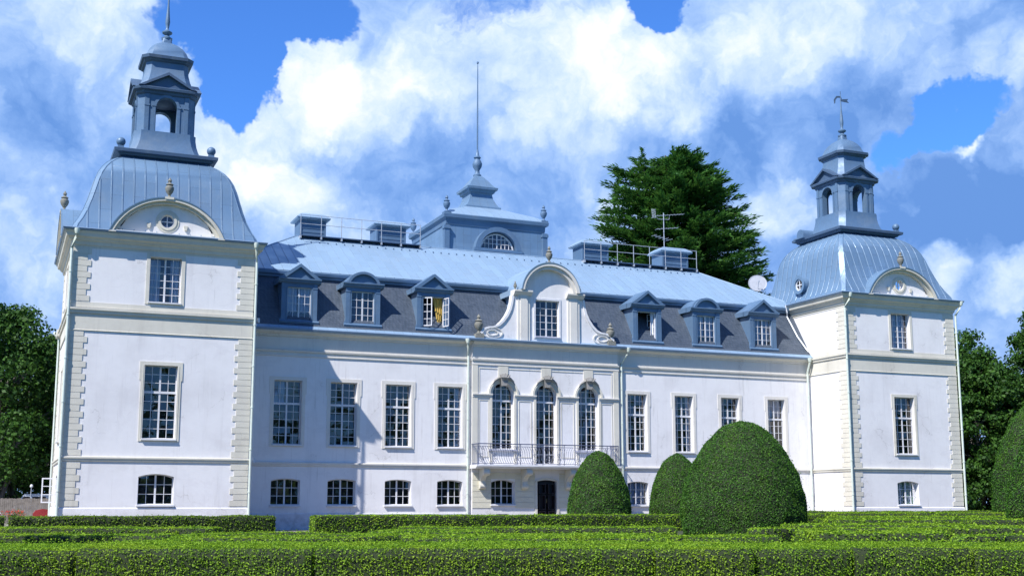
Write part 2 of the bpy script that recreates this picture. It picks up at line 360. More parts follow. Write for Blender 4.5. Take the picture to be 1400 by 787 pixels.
def sheet_poly(mb, xa, xb, za, zb, y, rise=0):
    if rise: pts = [(xa, za), (xb, za)] + arc(xa, xb, zb - rise, rise)[::-1]
    else: pts = [(xa, za), (xb, za), (xb, zb), (xa, zb)]
    mb.face([(x, y, z) for x, z in pts])
def curtain(mb, xa, xb, za, zb, y, seed=0, pinch=0):
    n = 26; rng = random.Random(seed); ph = rng.random() * 6
    top, bot = [], []
    for i in range(n + 1):
        f = i / n; xx = xa + (xb - xa) * f
        dy = .035 * math.sin(f * (xb - xa) * 34 + ph) + .015 * math.sin(f * (xb - xa) * 61 + ph)
        top.append((xx, y + dy, zb)); bot.append((xb + (xx - xb) * (1 - pinch) if pinch > 0 else xa + (xx - xa) * (1 + pinch), y + dy, za))
    for i in range(n): mb.face((bot[i], bot[i + 1], top[i + 1], top[i]))
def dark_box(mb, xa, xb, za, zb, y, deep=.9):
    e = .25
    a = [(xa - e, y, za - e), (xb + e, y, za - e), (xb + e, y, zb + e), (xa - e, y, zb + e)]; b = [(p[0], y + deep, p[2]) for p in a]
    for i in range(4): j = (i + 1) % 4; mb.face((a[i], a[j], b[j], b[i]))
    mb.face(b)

def window(parent, M, xa, xb, za, zb, rise=0, wd=.2, rows=3, transom=None, rows_up=2, cols=4, sur=.2, ears=False, sill=True, cur=None, name='window', label=None, depth=.3, surmat=None, sillmat=None, bars=True, proud=.04, frc=None, **kw):
    mb = MB(M); sash_bars(mb, xa, xb, za, zb, wd, rise, cols, rows, transom, rows_up, **kw)
    win = mb.build(name, frc or M_WHITE, parent, label=label)
    g = MB(M); sheet_poly(g, xa, xb, za, zb, wd + .03, rise); g.build('glass', M_GLASS, win)
    d = MB(M); dark_box(d, xa, xb, za, zb, depth); d.build('room_interior', M_DARK, win)
    if sur:
        m = MB(M); s = sur; p = proud
        zs = zb - rise
        if rise:
            o = [(x0_ + (x0_ - (xa + xb) / 2) * 2 * s / (xb - xa), z + s * (1 if rise > .5 else .8)) for x0_, z in arc(xa, xb, zs, rise)]
            if rise > .5:
                Rr = (xb - xa) / 2; o = arc(xa - s, xb + s, zs, Rr + s if abs(rise - Rr) < .05 else rise + s)
            m.ribbon(o, arc(xa, xb, zs, rise), -p, .0)
            m.box(xa - s, xa, -p, 0, za, zs); m.box(xb, xb + s, -p, 0, za, zs)
        else:
            m.box(xa - s, xb + s, -p, 0, zb, zb + s)
            m.box(xa - s, xa, -p, 0, za, zb); m.box(xb, xb + s, -p, 0, za, zb)
            if ears: 
                m.box(xa - s - .07, xa - s, -p, 0, zb - .85, zb + s); m.box(xb + s, xb + s + .07, -p, 0, zb - .85, zb + s)
                m.box(xa - s * .45, xa - s * .3, -p - .015, -p, za, zb); m.box(xb + s * .3, xb + s * .45, -p - .015, -p, za, zb)
        m.box(xa - s, xb + s, -p, 0, za - .16, za - .001)
        m.build('window_surround', surmat or M_CREAM, win)
    if sill:
        m = MB(M); e = .05
        m.prism_x([(-.14, za - .10), (-.14, za - .02), (wd, za + .045), (wd, za + .002), (0, za - .08), (0, za - .10)], xa - e, xb + e)
        m.build('sill', sillmat or M_WHITE, win)
    if cur:
        for c in cur:
            m = MB(M); curtain(m, c[0], c[1], c[2], c[3], wd + .16, seed=int(c[0] * 97), pinch=c[4] if len(c) > 4 else 0)
            m.build('curtain', c[5] if len(c) > 5 else M_CURT, win, smooth=True)
    return win

URN = [(.0, 0), (.17, 0), (.17, .07), (.09, .12), (.07, .20), (.10, .25), (.22, .42), (.27, .60), (.26, .72), (.18, .80), (.20, .85), (.24, .88), (.20, .93), (.10, .98), (.08, 1.06), (.13, 1.12), (.10, 1.2), (.04, 1.3), (.0, 1.36)]
def urn(parent, x, y, z, h=1.3, mat=None, ped=.0, wide=1.0):
    mb = MB()
    if ped: mb.box(x - .28, x + .28, y - .28, y + .28, z, z + ped)
    mb.lathe([(r * wide, zz) for r, zz in URN], x, y, z + ped, 14, h / 1.36)
    return mb.build('urn', mat or M_STONE, parent, smooth=True)

# section of a square or chamfered square body
def sq(cx, cy, h, z, c=0.0):
    if c <= 0: return [(cx - h, cy - h, z), (cx + h, cy - h, z), (cx + h, cy + h, z), (cx - h, cy + h, z)]
    k = h - c
    return [(cx - k, cy - h, z), (cx + k, cy - h, z), (cx + h, cy - k, z), (cx + h, cy + k, z), (cx + k, cy + h, z), (cx - k, cy + h, z), (cx - h, cy + k, z), (cx - h, cy - k, z)]

# ================================================================== GROUND
def sheet(name, x0, x1, y0, y1, z, m, n=1):
    mb = MB(); mb.face(((x0, y0, z), (x1, y0, z), (x1, y1, z), (x0, y1, z))); return tag(mb.build(name, m), kind='structure')
M_GRASS = mat_ground('lawn_grass', (.035, .085, .012), (.075, .15, .02), 6, (.09, .15, .03))
M_GRAVEL = mat_ground('pale_gravel', (.19, .175, .15), (.28, .26, .23), 14, (.23, .21, .18))
M_SOIL = mat_ground('dark_soil', (.03, .028, .014), (.05, .06, .02), 9, (.03, .05, .015))
sheet('ground', -1500, 1500, -1500, 1500, 0, M_GRASS)
sheet('gravel_path', -40, 90, -4.6, 60, .004, M_GRAVEL)
sheet('parterre_soil', -45, 75, -56, -7.2, .004, M_SOIL)

# ================================================================== CASTLE
CA = empty('castle', (31.22, 4.34, 0), 'white plastered baroque castle with two domed corner towers, slate mansard roof and iron balcony', 'castle')
PY = 4.34
S1 = (3.84, 4.12); S2 = (11.94, 12.29)

def faceM(ox, side):
    if side == 'front': return Matrix.Translation((ox, 0, 0))
    if side == 'right': return Matrix(((0, -1, 0, ox + 10), (1, 0, 0, 0), (0, 0, 1, 0), (0, 0, 0, 1)))
    if side == 'left': return Matrix(((0, 1, 0, ox), (-1, 0, 0, 10), (0, 0, 1, 0), (0, 0, 0, 1)))
    return Matrix(((-1, 0, 0, ox + 10), (0, -1, 0, 10), (0, 0, 1, 0), (0, 0, 0, 1)))

DOME = [(16.67, 5.48), (16.72, 5.17), (16.95, 5.09), (17.4, 4.84), (18.0, 4.58), (18.6, 4.39), (19.3, 4.2), (19.9, 4.04), (20.4, 3.87), (20.8, 3.66), (21.15, 3.4), (21.45, 3.08), (21.7, 2.72), (21.85, 2.45)]
def dome_h(z):
    for (z0, h0), (z1, h1) in zip(DOME, DOME[1:]):
        if z <= z1: return h0 + (h1 - h0) * (z - z0) / (z1 - z0)
    return DOME[-1][1]

def tower(ox, outer, lab):
    inner = 'right' if outer == 'left' else 'left'
    cx, cy = ox + 5, 5.0
    def lean(z): return 0.0 if ox < 1 else -.5 * max(0, min(1, (z - 17) / 5))
    # openings
    A = (4.13, 5.87, 12.85, 15.42); B = (4.10, 5.90, 5.15, 9.25); Cw = (4.03, 5.95, 1.52, 3.2, .16)
    tw = MB()
    for sd in ('front', 'left', 'right', 'back'):
        tw.M = faceM(ox, sd)
        ops = [A, B, Cw] if sd in ('front', outer) else []
        wall_sheet(tw, 0, 10, 0, 16.5, ops)
    T = tw.build('tower_wall', M_WALL, CA, label=lab)
    # windows
    for sd in ('front', outer):
        M = faceM(ox, sd); isL = ox < 1; fr = sd == 'front'
        window(CA, M, *A[:4], wd=.32, rows=6, sur=.2, cur=[(4.2, 4.75, 12.9, 15.35), (5.3, 5.8, 12.9, 15.35)] if isL else [(4.2, 5.0, 12.9, 15.35), (5.1, 5.8, 12.9, 15.35)], label='upper window with a pale curtain' if fr else None)
        window(CA, M, *B[:4], wd=.32, rows=5, transom=7.75, rows_up=3, sur=.2, ears=True)
        if fr or not isL:
            window(CA, M, *Cw[:4], rise=.16, wd=.32, rows=3, sur=0, sill=True, cur=None if isL else [(4.1, 4.9, 1.6, 3.1), (5.0, 5.9, 1.6, 3.1)])
        else:   # ground floor casement of the side face stands wide open
            win = MB(M); xa, xb, za, zb = Cw[:4]
            for a, b in ((xa, xa + .07), (xb - .07, xb)): win.box(a, b, .26, .32, za, zb - .16)
            win.box(xa + .07, xb - .07, .26, .32, za, za + .07)
            wo = win.build('window', M_WHITE, CA, label='side window with its white casement swung open')
            d = MB(M); dark_box(d, xa, xb, za, zb, .3); d.build('room_interior', M_DARK, wo)
            cs = MB(M @ Matrix.Translation((xb, 0, 0)) @ Matrix.Rotation(R_(-90), 4, 'Z'))
            cs.M = Matrix(((1, 0, 0, -.80), (0, 1, 0, 10 - xb - .02), (0, 0, 1, 0), (0, 0, 0, 1)))
            for a, b in ((0, .07), (.71, .78)): cs.box(a, b, 0, .05, za + .1, za + 1.5)
            cs.box(.07, .71, 0, .05, za + .1, za + .17); cs.box(.07, .71, 0, .05, za + 1.43, za + 1.5)
            for k in (1, 2): cs.box(.07, .71, .005, .045, za + .1 + 1.4 * k / 3 - .02, za + .1 + 1.4 * k / 3 + .02)
            cs.box(.42, .46, .003, .047, za + .17, za + 1.43)
            cs.build('open_casement', M_WHITE, wo)
    # quoins
    zones = [(1.42, 3.80), (4.16, 11.02), (12.64, 15.62)]
    CID = {('front', 0): 'FL', ('front', 1): 'FR', ('right', 0): 'FR', ('right', 1): 'BR', ('left', 0): 'BL', ('left', 1): 'FL', ('back', 0): 'BR', ('back', 1): 'BL'}
    QB = {k: MB() for k in ('FL', 'FR', 'BL', 'BR')}
    for sd in ('front', 'left', 'right', 'back'):
        for z0, z1 in zones:
            n = max(1, round((z1 - z0) / .335)); hh = (z1 - z0) / n
            for k in range(n):
                wd = .96 if k % 2 == 0 else .76
                zz0, zz1 = z0 + k * hh + .012, z0 + (k + 1) * hh - .012
                e = .033 if sd in ('left', 'right') else -.001
                for end, (a, b) in enumerate(((-e, wd), (10 - wd, 10 + e))):
                    q = QB[CID[(sd, end)]]; q.M = faceM(ox, sd); q.box(a, b, -.035, .0, zz0, zz1)
    for k, q in QB.items(): q.build('quoins', M_CREAM, T)
    # cream bands and string courses that run round the tower
    b = MB()
    def band(mb, z0, z1, p, full=True):
        h = 5 + p
        mb.loft([sq(cx, cy, h, z0), sq(cx, cy, h, z1)])
    for z0, z1, p in ((11.06, 11.92, .028), (12.31, 12.60, .028), (15.64, 16.1, .03)): band(b, z0, z1, p)
    b.build('frieze_band', M_CREAM, T)
    s = MB()
    for z0, z1, p in (S1 + (.13,), S2 + (.2,)):
        s = MB(); s.loft([sq(cx, cy, 5 + .02, z0), sq(cx, cy, 5 + p * .55, z0 + .03), sq(cx, cy, 5 + p * .7, z0 + (z1 - z0) * .55), sq(cx, cy, 5 + p, z0 + (z1 - z0) * .6), sq(cx, cy, 5 + p, z1 - .03), sq(cx, cy, 5.02, z1)]); s.build('string_course', M_CREAM, T)
    s = MB(); s.loft([sq(cx, cy, 5 + .04, 11.0), sq(cx, cy, 5.07, 11.02), sq(cx, cy, 5.05, 11.055)]); s.build('frieze_moulding', M_CREAM, T)
    pl = MB(); pl.loft([sq(cx, cy, 5.07, .0), sq(cx, cy, 5.07, 1.30), sq(cx, cy, 5.03, 1.37)], cap=False)
    pl.build('plinth', M_WALL, T)
    cn = MB(); cn.loft([sq(cx, cy, 5.03, 15.75), sq(cx, cy, 5.10, 15.8), sq(cx, cy, 5.14, 15.98), sq(cx, cy, 5.24, 16.05), sq(cx, cy, 5.28, 16.14), sq(cx, cy, 5.42, 16.22), sq(cx, cy, 5.46, 16.38), sq(cx, cy, 5.52, 16.46), sq(cx, cy, 5.54, 16.52)])
    cn.build('cornice', M_CREAM, T)
    gt = MB(); gt.loft([sq(cx, cy, 5.50, 16.523), sq(cx, cy, 5.60, 16.53), sq(cx, cy, 5.65, 16.63), sq(cx, cy, 5.62, 16.67), sq(cx, cy, 5.4, 16.70)])
    gt.build('gutter', M_GMET, T)
    # dome
    dm = MB(); dm.loft([sq(cx + lean(z), cy, h, z, .24) for z, h in DOME]); D = dm.build('tower_roof', M_TROOF, CA, smooth=True)
    rb = MB()
    for sd in range(4):
        rot = Matrix.Translation((cx, cy, 0)) @ Matrix.Rotation(sd * math.pi / 2, 4, 'Z')
        k = -8
        while k <= 8:
            sx = k * .62; pts = []
            for z, h in DOME:
                if h - .2 >= abs(sx): pts.append(tuple(rot @ Vector((sx, -h - .015, z)) + Vector((lean(z), 0, 0))))
            if len(pts) > 1: rb.tube(pts, .022, 4)
            k += 1
        for ox_c, oy_c in ((.24, 0), (0, .24)): rb.tube([tuple(rot @ Vector((-h + ox_c, -h + oy_c, z)) + Vector((lean(z), 0, 0))) for z, h in DOME], .028, 4)
    rb.build('standing_seams', M_TROOF, D)
    # segmental pediments on the front and outer faces, small oculus dormer on the inner face
    for sd in ('front', outer):
        M = faceM(ox, sd) @ Matrix.Translation((0, -.12, 0)); x0, x1, zs, rise = 1.80, 8.10, 16.62, 2.14; xm = 4.95
        P0 = arc(x0, x1, zs, rise, 26)
        tri = [(x0 + .34, zs)] + [(xm + (x - xm) * .885, zs + (z - zs) * .86) for x, z in P0[1:-1]] + [(x1 - .34, zs)]
        pm = MB(M); oc = [(xm + .38 * math.sin(a), 17.5 + .38 * math.cos(a)) for a in [2 * math.pi * i / 20 for i in range(21)]]
        # tympanum with a real round hole: ring of quads from hole to outline
        outl = []
        for i in range(21):
            a = 2 * math.pi * i / 20; dx, dz = math.sin(a), math.cos(a)
            lo, hi = 0.0, 8.0
            def inside(r):
                x, z = xm + r * dx, 17.5 + r * dz
                if z < zs: return False
                if abs(x - xm) > (x1 - x0) / 2 * .89: return False
                return z < zs + .86 * (ztop(xm + (x - xm) / .885, x0, x1, zs + rise, rise) - zs) 
            for _ in range(24):
                mid = (lo + hi) / 2
                if inside(mid): lo = mid
                else: hi = mid
            outl.append((xm + lo * dx, 17.5 + lo * dz))
        for i in range(20):
            pm.face(((oc[i][0], -.02, oc[i][1]), (outl[i][0], -.02, outl[i][1]), (outl[i + 1][0], -.02, outl[i + 1][1]), (oc[i + 1][0], -.02, oc[i + 1][1])))
            pm.face(((oc[i][0], -.02, oc[i][1]), (oc[i + 1][0], -.02, oc[i + 1][1]), (oc[i + 1][0], .22, oc[i + 1][1]), (oc[i][0], .22, oc[i][1])))
        # corners of the tympanum below the ring
        pm.face(((x0 + .34, .0, zs), (x1 - .34, .0, zs), (x1 - .5, .0, zs + .4), (x0 + .5, .0, zs + .4)))
        TY = pm.build('pediment_wall', M_WALL, D)
        ar = MB(M)
        inn = [(xm + (x - xm) * .885, zs + (z - zs) * .86) for x, z in P0]
        mid = [(xm + (x - xm) * .94, zs + (z - zs) * .93) for x, z in P0]
        ar.ribbon(mid, inn, -.30, .0); ar.ribbon(P0, mid, -.50, .0)
        ar.box(x0 - .05, x0 + .34, -.54, 0, zs - .05, zs + .02); ar.box(x1 - .34, x1 + .05, -.54, 0, zs - .05, zs + .02)
        ar.box(x0 + .34, x1 - .34, -.46, 0, zs - .06, zs + .09)
        for sx in (-1.02, 1.02): ar.prism([(xm + sx - .12, 17.32), (xm + sx + .12, 17.32), (xm + sx + .06, 17.05), (xm + sx - .06, 17.05)], -.12, -.02)
        ar.build('pediment_arch', M_CREAM, D, smooth=True)
        hood = MB(M); up = [(xm + (x - xm) * 1.02, zs + (z - zs) * 1.03) for x, z in P0]
        hood.ribbon(up, P0, -.54, 1.9); hood.build('pediment_hood', M_TROOF, D, smooth=True)
        ow = MB(M)
        for i in range(20):
            a0, a1 = 2 * math.pi * i / 20, 2 * math.pi * (i + 1) / 20
            ow.prism([(xm + r * math.sin(a), 17.5 + r * math.cos(a)) for r, a in ((.33, a0), (.38, a0), (.38, a1), (.33, a1))], .08, .14)
        ow.box(xm - .025, xm + .025, .09, .13, 17.18, 17.82); ow.box(xm - .32, xm + .32, .092, .128, 17.475, 17.525)
        owo = ow.build('round_window', M_WHITE, D)
        rg = MB(M)
        for r0, r1, yy in ((.38, .52, -.09), (.52, .66, -.05)):
            for i in range(24):
                a0, a1 = 2 * math.pi * i / 24, 2 * math.pi * (i + 1) / 24
                rg.prism([(xm + r * math.sin(a), 17.5 + r * math.cos(a)) for r, a in ((r0, a0), (r1, a0), (r1, a1), (r0, a1))], yy, -.02)
        rg.build('round_surround', M_CREAM, D)
        gd = MB(M); gd.face([(xm + .36 * math.sin(2 * math.pi * i / 20), .12, 17.5 + .36 * math.cos(2 * math.pi * i / 20)) for i in range(20)]); gd.build('round_glass', M_GLASS, D)
        gb = MB(M); gb.box(xm - .5, xm + .5, .225, .8, 17.0, 18.0); gb.build('round_interior', M_DARK, D)
        u = M @ Vector((xm, -.32, 0)); urn(CA, u.x, u.y, 18.78, 1.25)
        pp = MB(M); pp.box(xm - .25, xm + .25, -.55, -.1, 18.70, 18.83); pp.build('urn_base', M_CREAM, D)
    M = faceM(ox, inner); xm = 4.95; zc = 18.05; r = .62
    d = MB(M); n = 20
    def ring(rr, yy): return [(xm + rr * math.sin(2 * math.pi * i / n), yy, zc + rr * math.cos(2 * math.pi * i / n)) for i in range(n)]
    d.loft([ring(r, 1.6), ring(r, -.12), ring(r + .08, -.14), ring(r + .08, -.2), ring(r - .16, -.2), ring(r - .16, .0)], cap=False)
    dd = d.build('oculus_dormer', M_TROOF, D, smooth=True)
    d = MB(M)
    for i in range(n):
        a0, a1 = 2 * math.pi * i / n, 2 * math.pi * (i + 1) / n
        d.prism([(xm + rr * math.sin(a), zc + rr * math.cos(a)) for rr, a in ((r - .26, a0), (r - .15, a0), (r - .15, a1), (r - .26, a1))], -.10, -.03)
    d.box(xm - .035, xm + .035, -.09, -.04, zc - .4, zc + .4); d.box(xm - .4, xm + .4, -.092, -.038, zc - .035, zc + .035)
    d.build('oculus_frame', M_WHITE, D)
    d = MB(M); d.face([(p[0], -.0, p[2]) for p in ring(r - .15, 0)]); d.build('oculus_glass', M_GLASS, D)
    d = MB(M); d.face([(p[0], .25, p[2]) for p in ring(r - .02, 0)]); d.build('oculus_interior', M_DARK, D)
    # plate on top of the dome
    lx = cx + lean(30)
    pl = MB()
    pl.loft([sq(lx, cy, 2.45, 21.78), sq(lx, cy, 2.72, 21.88), sq(lx, cy, 2.75, 21.98), sq(lx, cy, 2.98, 22.02), sq(lx, cy, 3.0, 22.2), sq(lx, cy, 2.86, 22.26), sq(lx, cy, 2.4, 22.3)])
    pl.build('roof_plate', M_EDGE, D)
    for sx, sy in ((-1, -1), (1, -1), (1, 1), (-1, 1)):
        if ox > 1 and sx < 0: continue
        bl = MB(); bx, by = lx + sx * 2.62, cy + sy * 2.62
        bl.box(bx - .17, bx + .17, by - .17, by + .17, 22.27, 22.4)
        bl.lathe([(0, 0)] + [(.27 * math.sin(math.pi * k / 9), .27 - .27 * math.cos(math.pi * k / 9)) for k in range(1, 9)] + [(0, .54)], bx, by, 22.38, 14); bl.build('corner_ball', M_DMET, D, smooth=True)
    if ox > 1:
        vt = MB(); bx, by = lx - 2.7, cy + 1.9; n = 12
        pr = [(by + .42 * math.cos(math.pi * i / n), 22.45 + .45 * math.sin(math.pi * i / n)) for i in range(n + 1)] + [(by - .42, 22.2), (by + .42, 22.2)]
        vt.prism_x(pr, bx - .3, bx + .8); vt.box(bx - .5, bx + 1.0, by - .6, by + .6, 22.14, 22.24); vt.build('roof_vent', M_DMET, D)
    # lantern
    LN = MB(); c = .38
    LN.loft([sq(lx, cy, h, z, min(c, h * .4)) for z, h in ((22.28, 2.15), (22.45, 2.1), (22.75, 1.98), (23.1, 1.88), (23.5, 1.82), (23.78, 1.82))])
    LB = LN.build('lantern', M_DMET, CA, smooth=True)
    bd = MB(); H = 1.68
    for sd in range(4):
        bd.M = Matrix.Translation((lx, cy, 0)) @ Matrix.Rotation(sd * math.pi / 2, 4, 'Z') @ Matrix.Translation((0, -H, 0))
        k = H - c; op = [(-.62, .62, 23.80, 25.98, .62)]
        wall_sheet(bd, -k, k, 23.79, 26.35, op, 0, .42)
        wall_sheet(bd, -k + .17, k - .17, 23.79, 26.35, op, .42, .001)
        bd.face(((k, 0, 23.79), (H, c, 23.79), (H, c, 26.35), (k, 0, 26.35)))
        for sx in (-1, 1):
            a, b_ = sorted((sx * .66, sx * .80)); bd.box(a, b_, -.05, 0, 23.8, 25.36)
            a, b_ = sorted((sx * .62, sx * .86)); bd.box(a, b_, -.075, 0, 25.36, 25.46)
            a, b_ = sorted((sx * 1.04, sx * 1.28)); bd.box(a, b_, -.06, 0, 23.8, 26.1)
            a, b_ = sorted((sx * 1.0, sx * 1.31)); bd.box(a, b_, -.085, 0, 25.36, 25.46)
        bd.ribbon(arc(-.78, .78, 25.36, .78), arc(-.62, .62, 25.36, .62), -.05, 0)
    bd.M = I4
    bd.loft([sq(lx, cy, H - .41, 26.3, .2), sq(lx, cy, H - .02, 26.34, .3)])
    bd.build('lantern_arches', M_DMET, LB)
    ct = MB()
    ct.loft([sq(lx, cy, H + d_, z, c) for z, d_ in ((26.1, .02), (26.16, .1), (26.3, .12), (26.34, .3), (26.48, .33), (26.52, .3), (26.56, .1))])
    for sd in range(4):
        ct.M = Matrix.Translation((lx, cy, 0)) @ Matrix.Rotation(sd * math.pi / 2, 4, 'Z') @ Matrix.Translation((0, -H, 0))
        ct.ribbon([(-1.72, 26.52), (0, 27.5), (1.72, 26.52)], [(-1.38, 26.56), (0, 27.32), (1.38, 26.56)], -.36, .5)
        ct.prism([(-1.5, 26.52), (0, 27.36), (1.5, 26.52)], -.12, .9)
    ct.M = I4
    ct.build('lantern_cornice', M_EDGE, LB)
    nk = MB(); nk.loft([sq(lx, cy, h, z, h * .24) for z, h in ((26.54, 1.62), (26.9, 1.55), (27.3, 1.40), (27.7, 1.30), (28.15, 1.25), (28.42, 1.25))])
    nk.build('lantern_neck', M_DMET, LB, smooth=True)
    n2 = MB(); n2.loft([sq(lx, cy, h, z, h * .24) for z, h in ((28.36, 1.26), (28.42, 1.36), (28.5, 1.40), (28.54, 1.52), (28.72, 1.55), (28.78, 1.35))])
    n2.build('lantern_upper_cornice', M_EDGE, LB)
    cp = MB(); cp.loft([sq(lx, cy, h, z, h * .26) for z, h in ((28.74, 1.34), (28.95, 1.24), (29.25, 1.12), (29.55, .92), (29.8, .66), (29.95, .42), (30.02, .30), (30.3, .27), (30.38, .22))])
    cp.build('lantern_cap', M_DMET, LB, smooth=True)
    fn = MB(); fn.lathe([(.0, 0), (.32, 0), (.34, .1), (.22, .16), (.12, .3), (.30, .42), (.32, .5), (.14, .62), (.09, .75), (.13, 1.0), (.15, 1.2), (.12, 1.5), (.06, 2.3), (.035, 3.4), (.02, 3.9 if ox < 1 else 3.5), (0, 3.95 if ox < 1 else 3.55)], lx, cy, 30.3, 12)
    fn.build('finial', M_DMET, LB, smooth=True)
    vn = MB(); z = 33.3 if ox > 1 else 34.0
    vn.ribbon([(lx - .75 + .12, z - .35), (lx - .66, z), (lx - .4, z + .32), (lx - .05, z + .36), (lx + .1, z + .2)], [(lx - .55, z - .3), (lx - .5, z - .02), (lx - .32, z + .18), (lx - .05, z + .22), (lx + .1, z + .08)], cy - .02, cy + .02)
    vn.prism([(lx - .05, z + .08), (lx + .75, z + .22), (lx + .62, z + .05), (lx + .8, z - .1), (lx - .05, z - .06)], cy - .021, cy + .019)
    vn.tube([(lx, cy, z - .5), (lx, cy, z + .75)], .025)
    vn.build('weather_vane', M_EDGE, LB)
    return T

tower(0.0, 'left', 'wall of the nearer square tower')
tower(52.45, 'right', 'wall of the farther square tower')

# ------------------------------------------------------------------ main block
XL, XR = 10.0, 52.45
FM = Matrix.Translation((0, PY, 0))
WX = [(12.29, 14.03), (15.86, 17.57), (19.47, 21.17), (23.01, 24.70), (36.98, 38.50), (40.76, 42.24), (44.60, 46.10), (48.60, 50.08)]
WZ = (5.20, 9.15)
LX = [(12.27, 14.07), (15.80, 17.59), (19.50, 21.26), (23.01, 24.75), (36.89, 38.52), (40.7, 42.3), (44.55, 46.15), (48.55, 50.15)]
BX0, BX1 = 25.32, 36.10; BY = 4.09
mw = MB(FM)
ops = [(a, b, *WZ) for a, b in WX] + [(a, b, 1.5, 3.1, .11) for a, b in LX]
wall_sheet(mw, XL, BX0, 0, 12.25, [o for o in ops if o[1] < BX0])
wall_sheet(mw, BX1, XR, 0, 12.25, [o for o in ops if o[0] > BX1])
mw.M = I4
mw.face(((4, 10.03, 0), (4, 32.9, 0), (4, 32.9, 12.25), (4, 10.03, 12.25)))
mw.face(((58.45, 10.03, 0), (58.45, 32.9, 0), (58.45, 32.9, 12.25), (58.45, 10.03, 12.25)))
mw.face(((4, 32.9, 0), (58.45, 32.9, 0), (58.45, 32.9, 12.25), (4, 32.9, 12.25)))
mw.box(0.02, 4, 10.0, 11.4, 0, 12.0)
MW = mw.build('main_wall', M_WALL, CA)
for i, (a, b) in enumerate(WX):
    cu = {0: [(a + .05, a + .75, 7.8, 9.1)], 3: [(b - .4, b - .05, 5.3, 9.1)], 5: [(a + .05, a + .4, 5.3, 9.1), (b - .4, b - .05, 5.3, 9.1)], 7: [(a + .05, b - .05, 7.9, 9.1)]}.get(i)  # first window's upper curtain is added in place of a pale reflection
    window(CA, FM, a, b, *WZ, wd=.32, rows=5, transom=7.72, rows_up=3, sur=.22, ears=True, surmat=M_TRIM, cur=cu)
for i, (a, b) in enumerate(LX):
    window(CA, FM, a, b, 1.5, 3.1, rise=.11, wd=.32, rows=3, sur=0, cur=[(a + .05, a + .8, 1.55, 3.05), (b - .8, b - .05, 1.55, 3.05)] if i in (4, 6) else None)
def run_x(name, prof, x0, x1, mat, par, y=PY):
    m = MB(); m.prism_x([(y - p, z) for p, z in prof], x0, x1); return m.build(name, mat, par)
for (x0, x1, yy) in ((XL, BX0, PY), (BX1, XR, PY)):
    run_x('string_course', [(0, S1[0]), (.07, S1[0] + .03), (.09, 3.98), (.13, 4.0), (.13, 4.09), (0, 4.12)], x0, x1, M_TRIM, MW)
    run_x('architrave', [(0, 10.64), (.07, 10.66), (.07, 10.74), (.03, 10.76), (.03, 10.92), (.12, 10.94), (.14, 11.03), (0, 11.06)], x0, x1, M_TRIM, MW)
    run_x('frieze', [(0, 11.07), (.025, 11.07), (.025, 11.86), (0, 11.86)], x0, x1, M_TRIM, MW)
    run_x('plinth', [(0, 0), (.06, 0), (.06, .95), (.03, 1.0), (0, 1.0)], x0, x1, M_PLINTH, MW)
EAVE = [(0, 11.86), (.10, 11.88), (.13, 12.0), (.28, 12.06), (.36, 12.12), (.42, 12.13), (.44, 12.2), (0, 12.22)]
for a, b, yy in ((XL, BX0 - .0, PY), (BX0, BX1, BY), (BX1, XR, PY)):
    run_x('cornice', EAVE, a, b, M_TRIM, MW, yy)
    run_x('gutter', [(.30, 12.203), (.50, 12.21), (.54, 12.33), (.5, 12.37), (.1, 12.40), (0, 12.30)], a - (.0 if a != BX0 else .45), b + (.0 if a != BX0 else .45), M_GMET, MW, yy)
rc = MB()   # cornice of the rear part, beyond the towers
rc.box(-.25, 4.2, 10.1, 11.7, 11.95, 12.35); rc.box(3.75, 4, 11.7, 33.0, 11.95, 12.35); rc.box(58.45, 58.7, 10.1, 33.0, 11.95, 12.35); rc.box(3.75, 58.7, 32.9, 33.2, 11.95, 12.35)
rc.build('rear_cornice', M_CREAM, MW)
gp = MB(); gp.tube([(-.35, 11.2, 12.3), (-.4, 10.9, 12.15), (-.1, 10.95, 11.85), (-.08, 10.95, .2)], .06); gp.build('downpipe', M_PIPE, CA)

# downpipes
def downpipe(x, y, ztop_, ex, ey, zb=.15, r=.075):
    m = MB(); m.tube([(ex, ey, ztop_), (ex, ey, ztop_ - .28), (x + (ex - x) * .75, y + (ey - y) * .75, ztop_ - .5), (x, y, ztop_ - 1.05), (x, y, ztop_ - 1.3), (x, y, zb)], r, 8)
    m.lathe([(.0, 0), (.10, .0), (.17, .22), (.17, .3), (0, .3)], ex, ey, ztop_ - .3, 10)
    for k, z in enumerate(np.arange(2.2, ztop_ - 1.4, 2.4)):
        m.lathe([(r * .9, 0), (r + .025, 0), (r + .025, .07), (r * .9, .07)], x, y, float(z), 8)
    return m.build('downpipe', M_PIPE, CA, smooth=True)
downpipe(-.10, -.16, 16.6, .1, -.52); downpipe(10.12, -.16, 16.6, 9.98, -.52)
downpipe(52.37, -.17, 16.6, 52.6, -.52); downpipe(62.58, -.16, 16.6, 62.85, -.52)
downpipe(25.05, PY - .16, 12.3, 24.85, PY - .6); downpipe(36.45, PY - .16, 12.3, 36.75, PY - .65); downpipe(52.12, PY - .18, 12.3, 52.1, PY - .55)
bk = MB()
for z in (3.9, 12.0): bk.box(10.3, 10.42, -.05, .07, z, z + .26); bk.box(10.0, 10.32, -.01, .03, z + .1, z + .14)
bk.build('pipe_bracket', M_WHITE, CA)

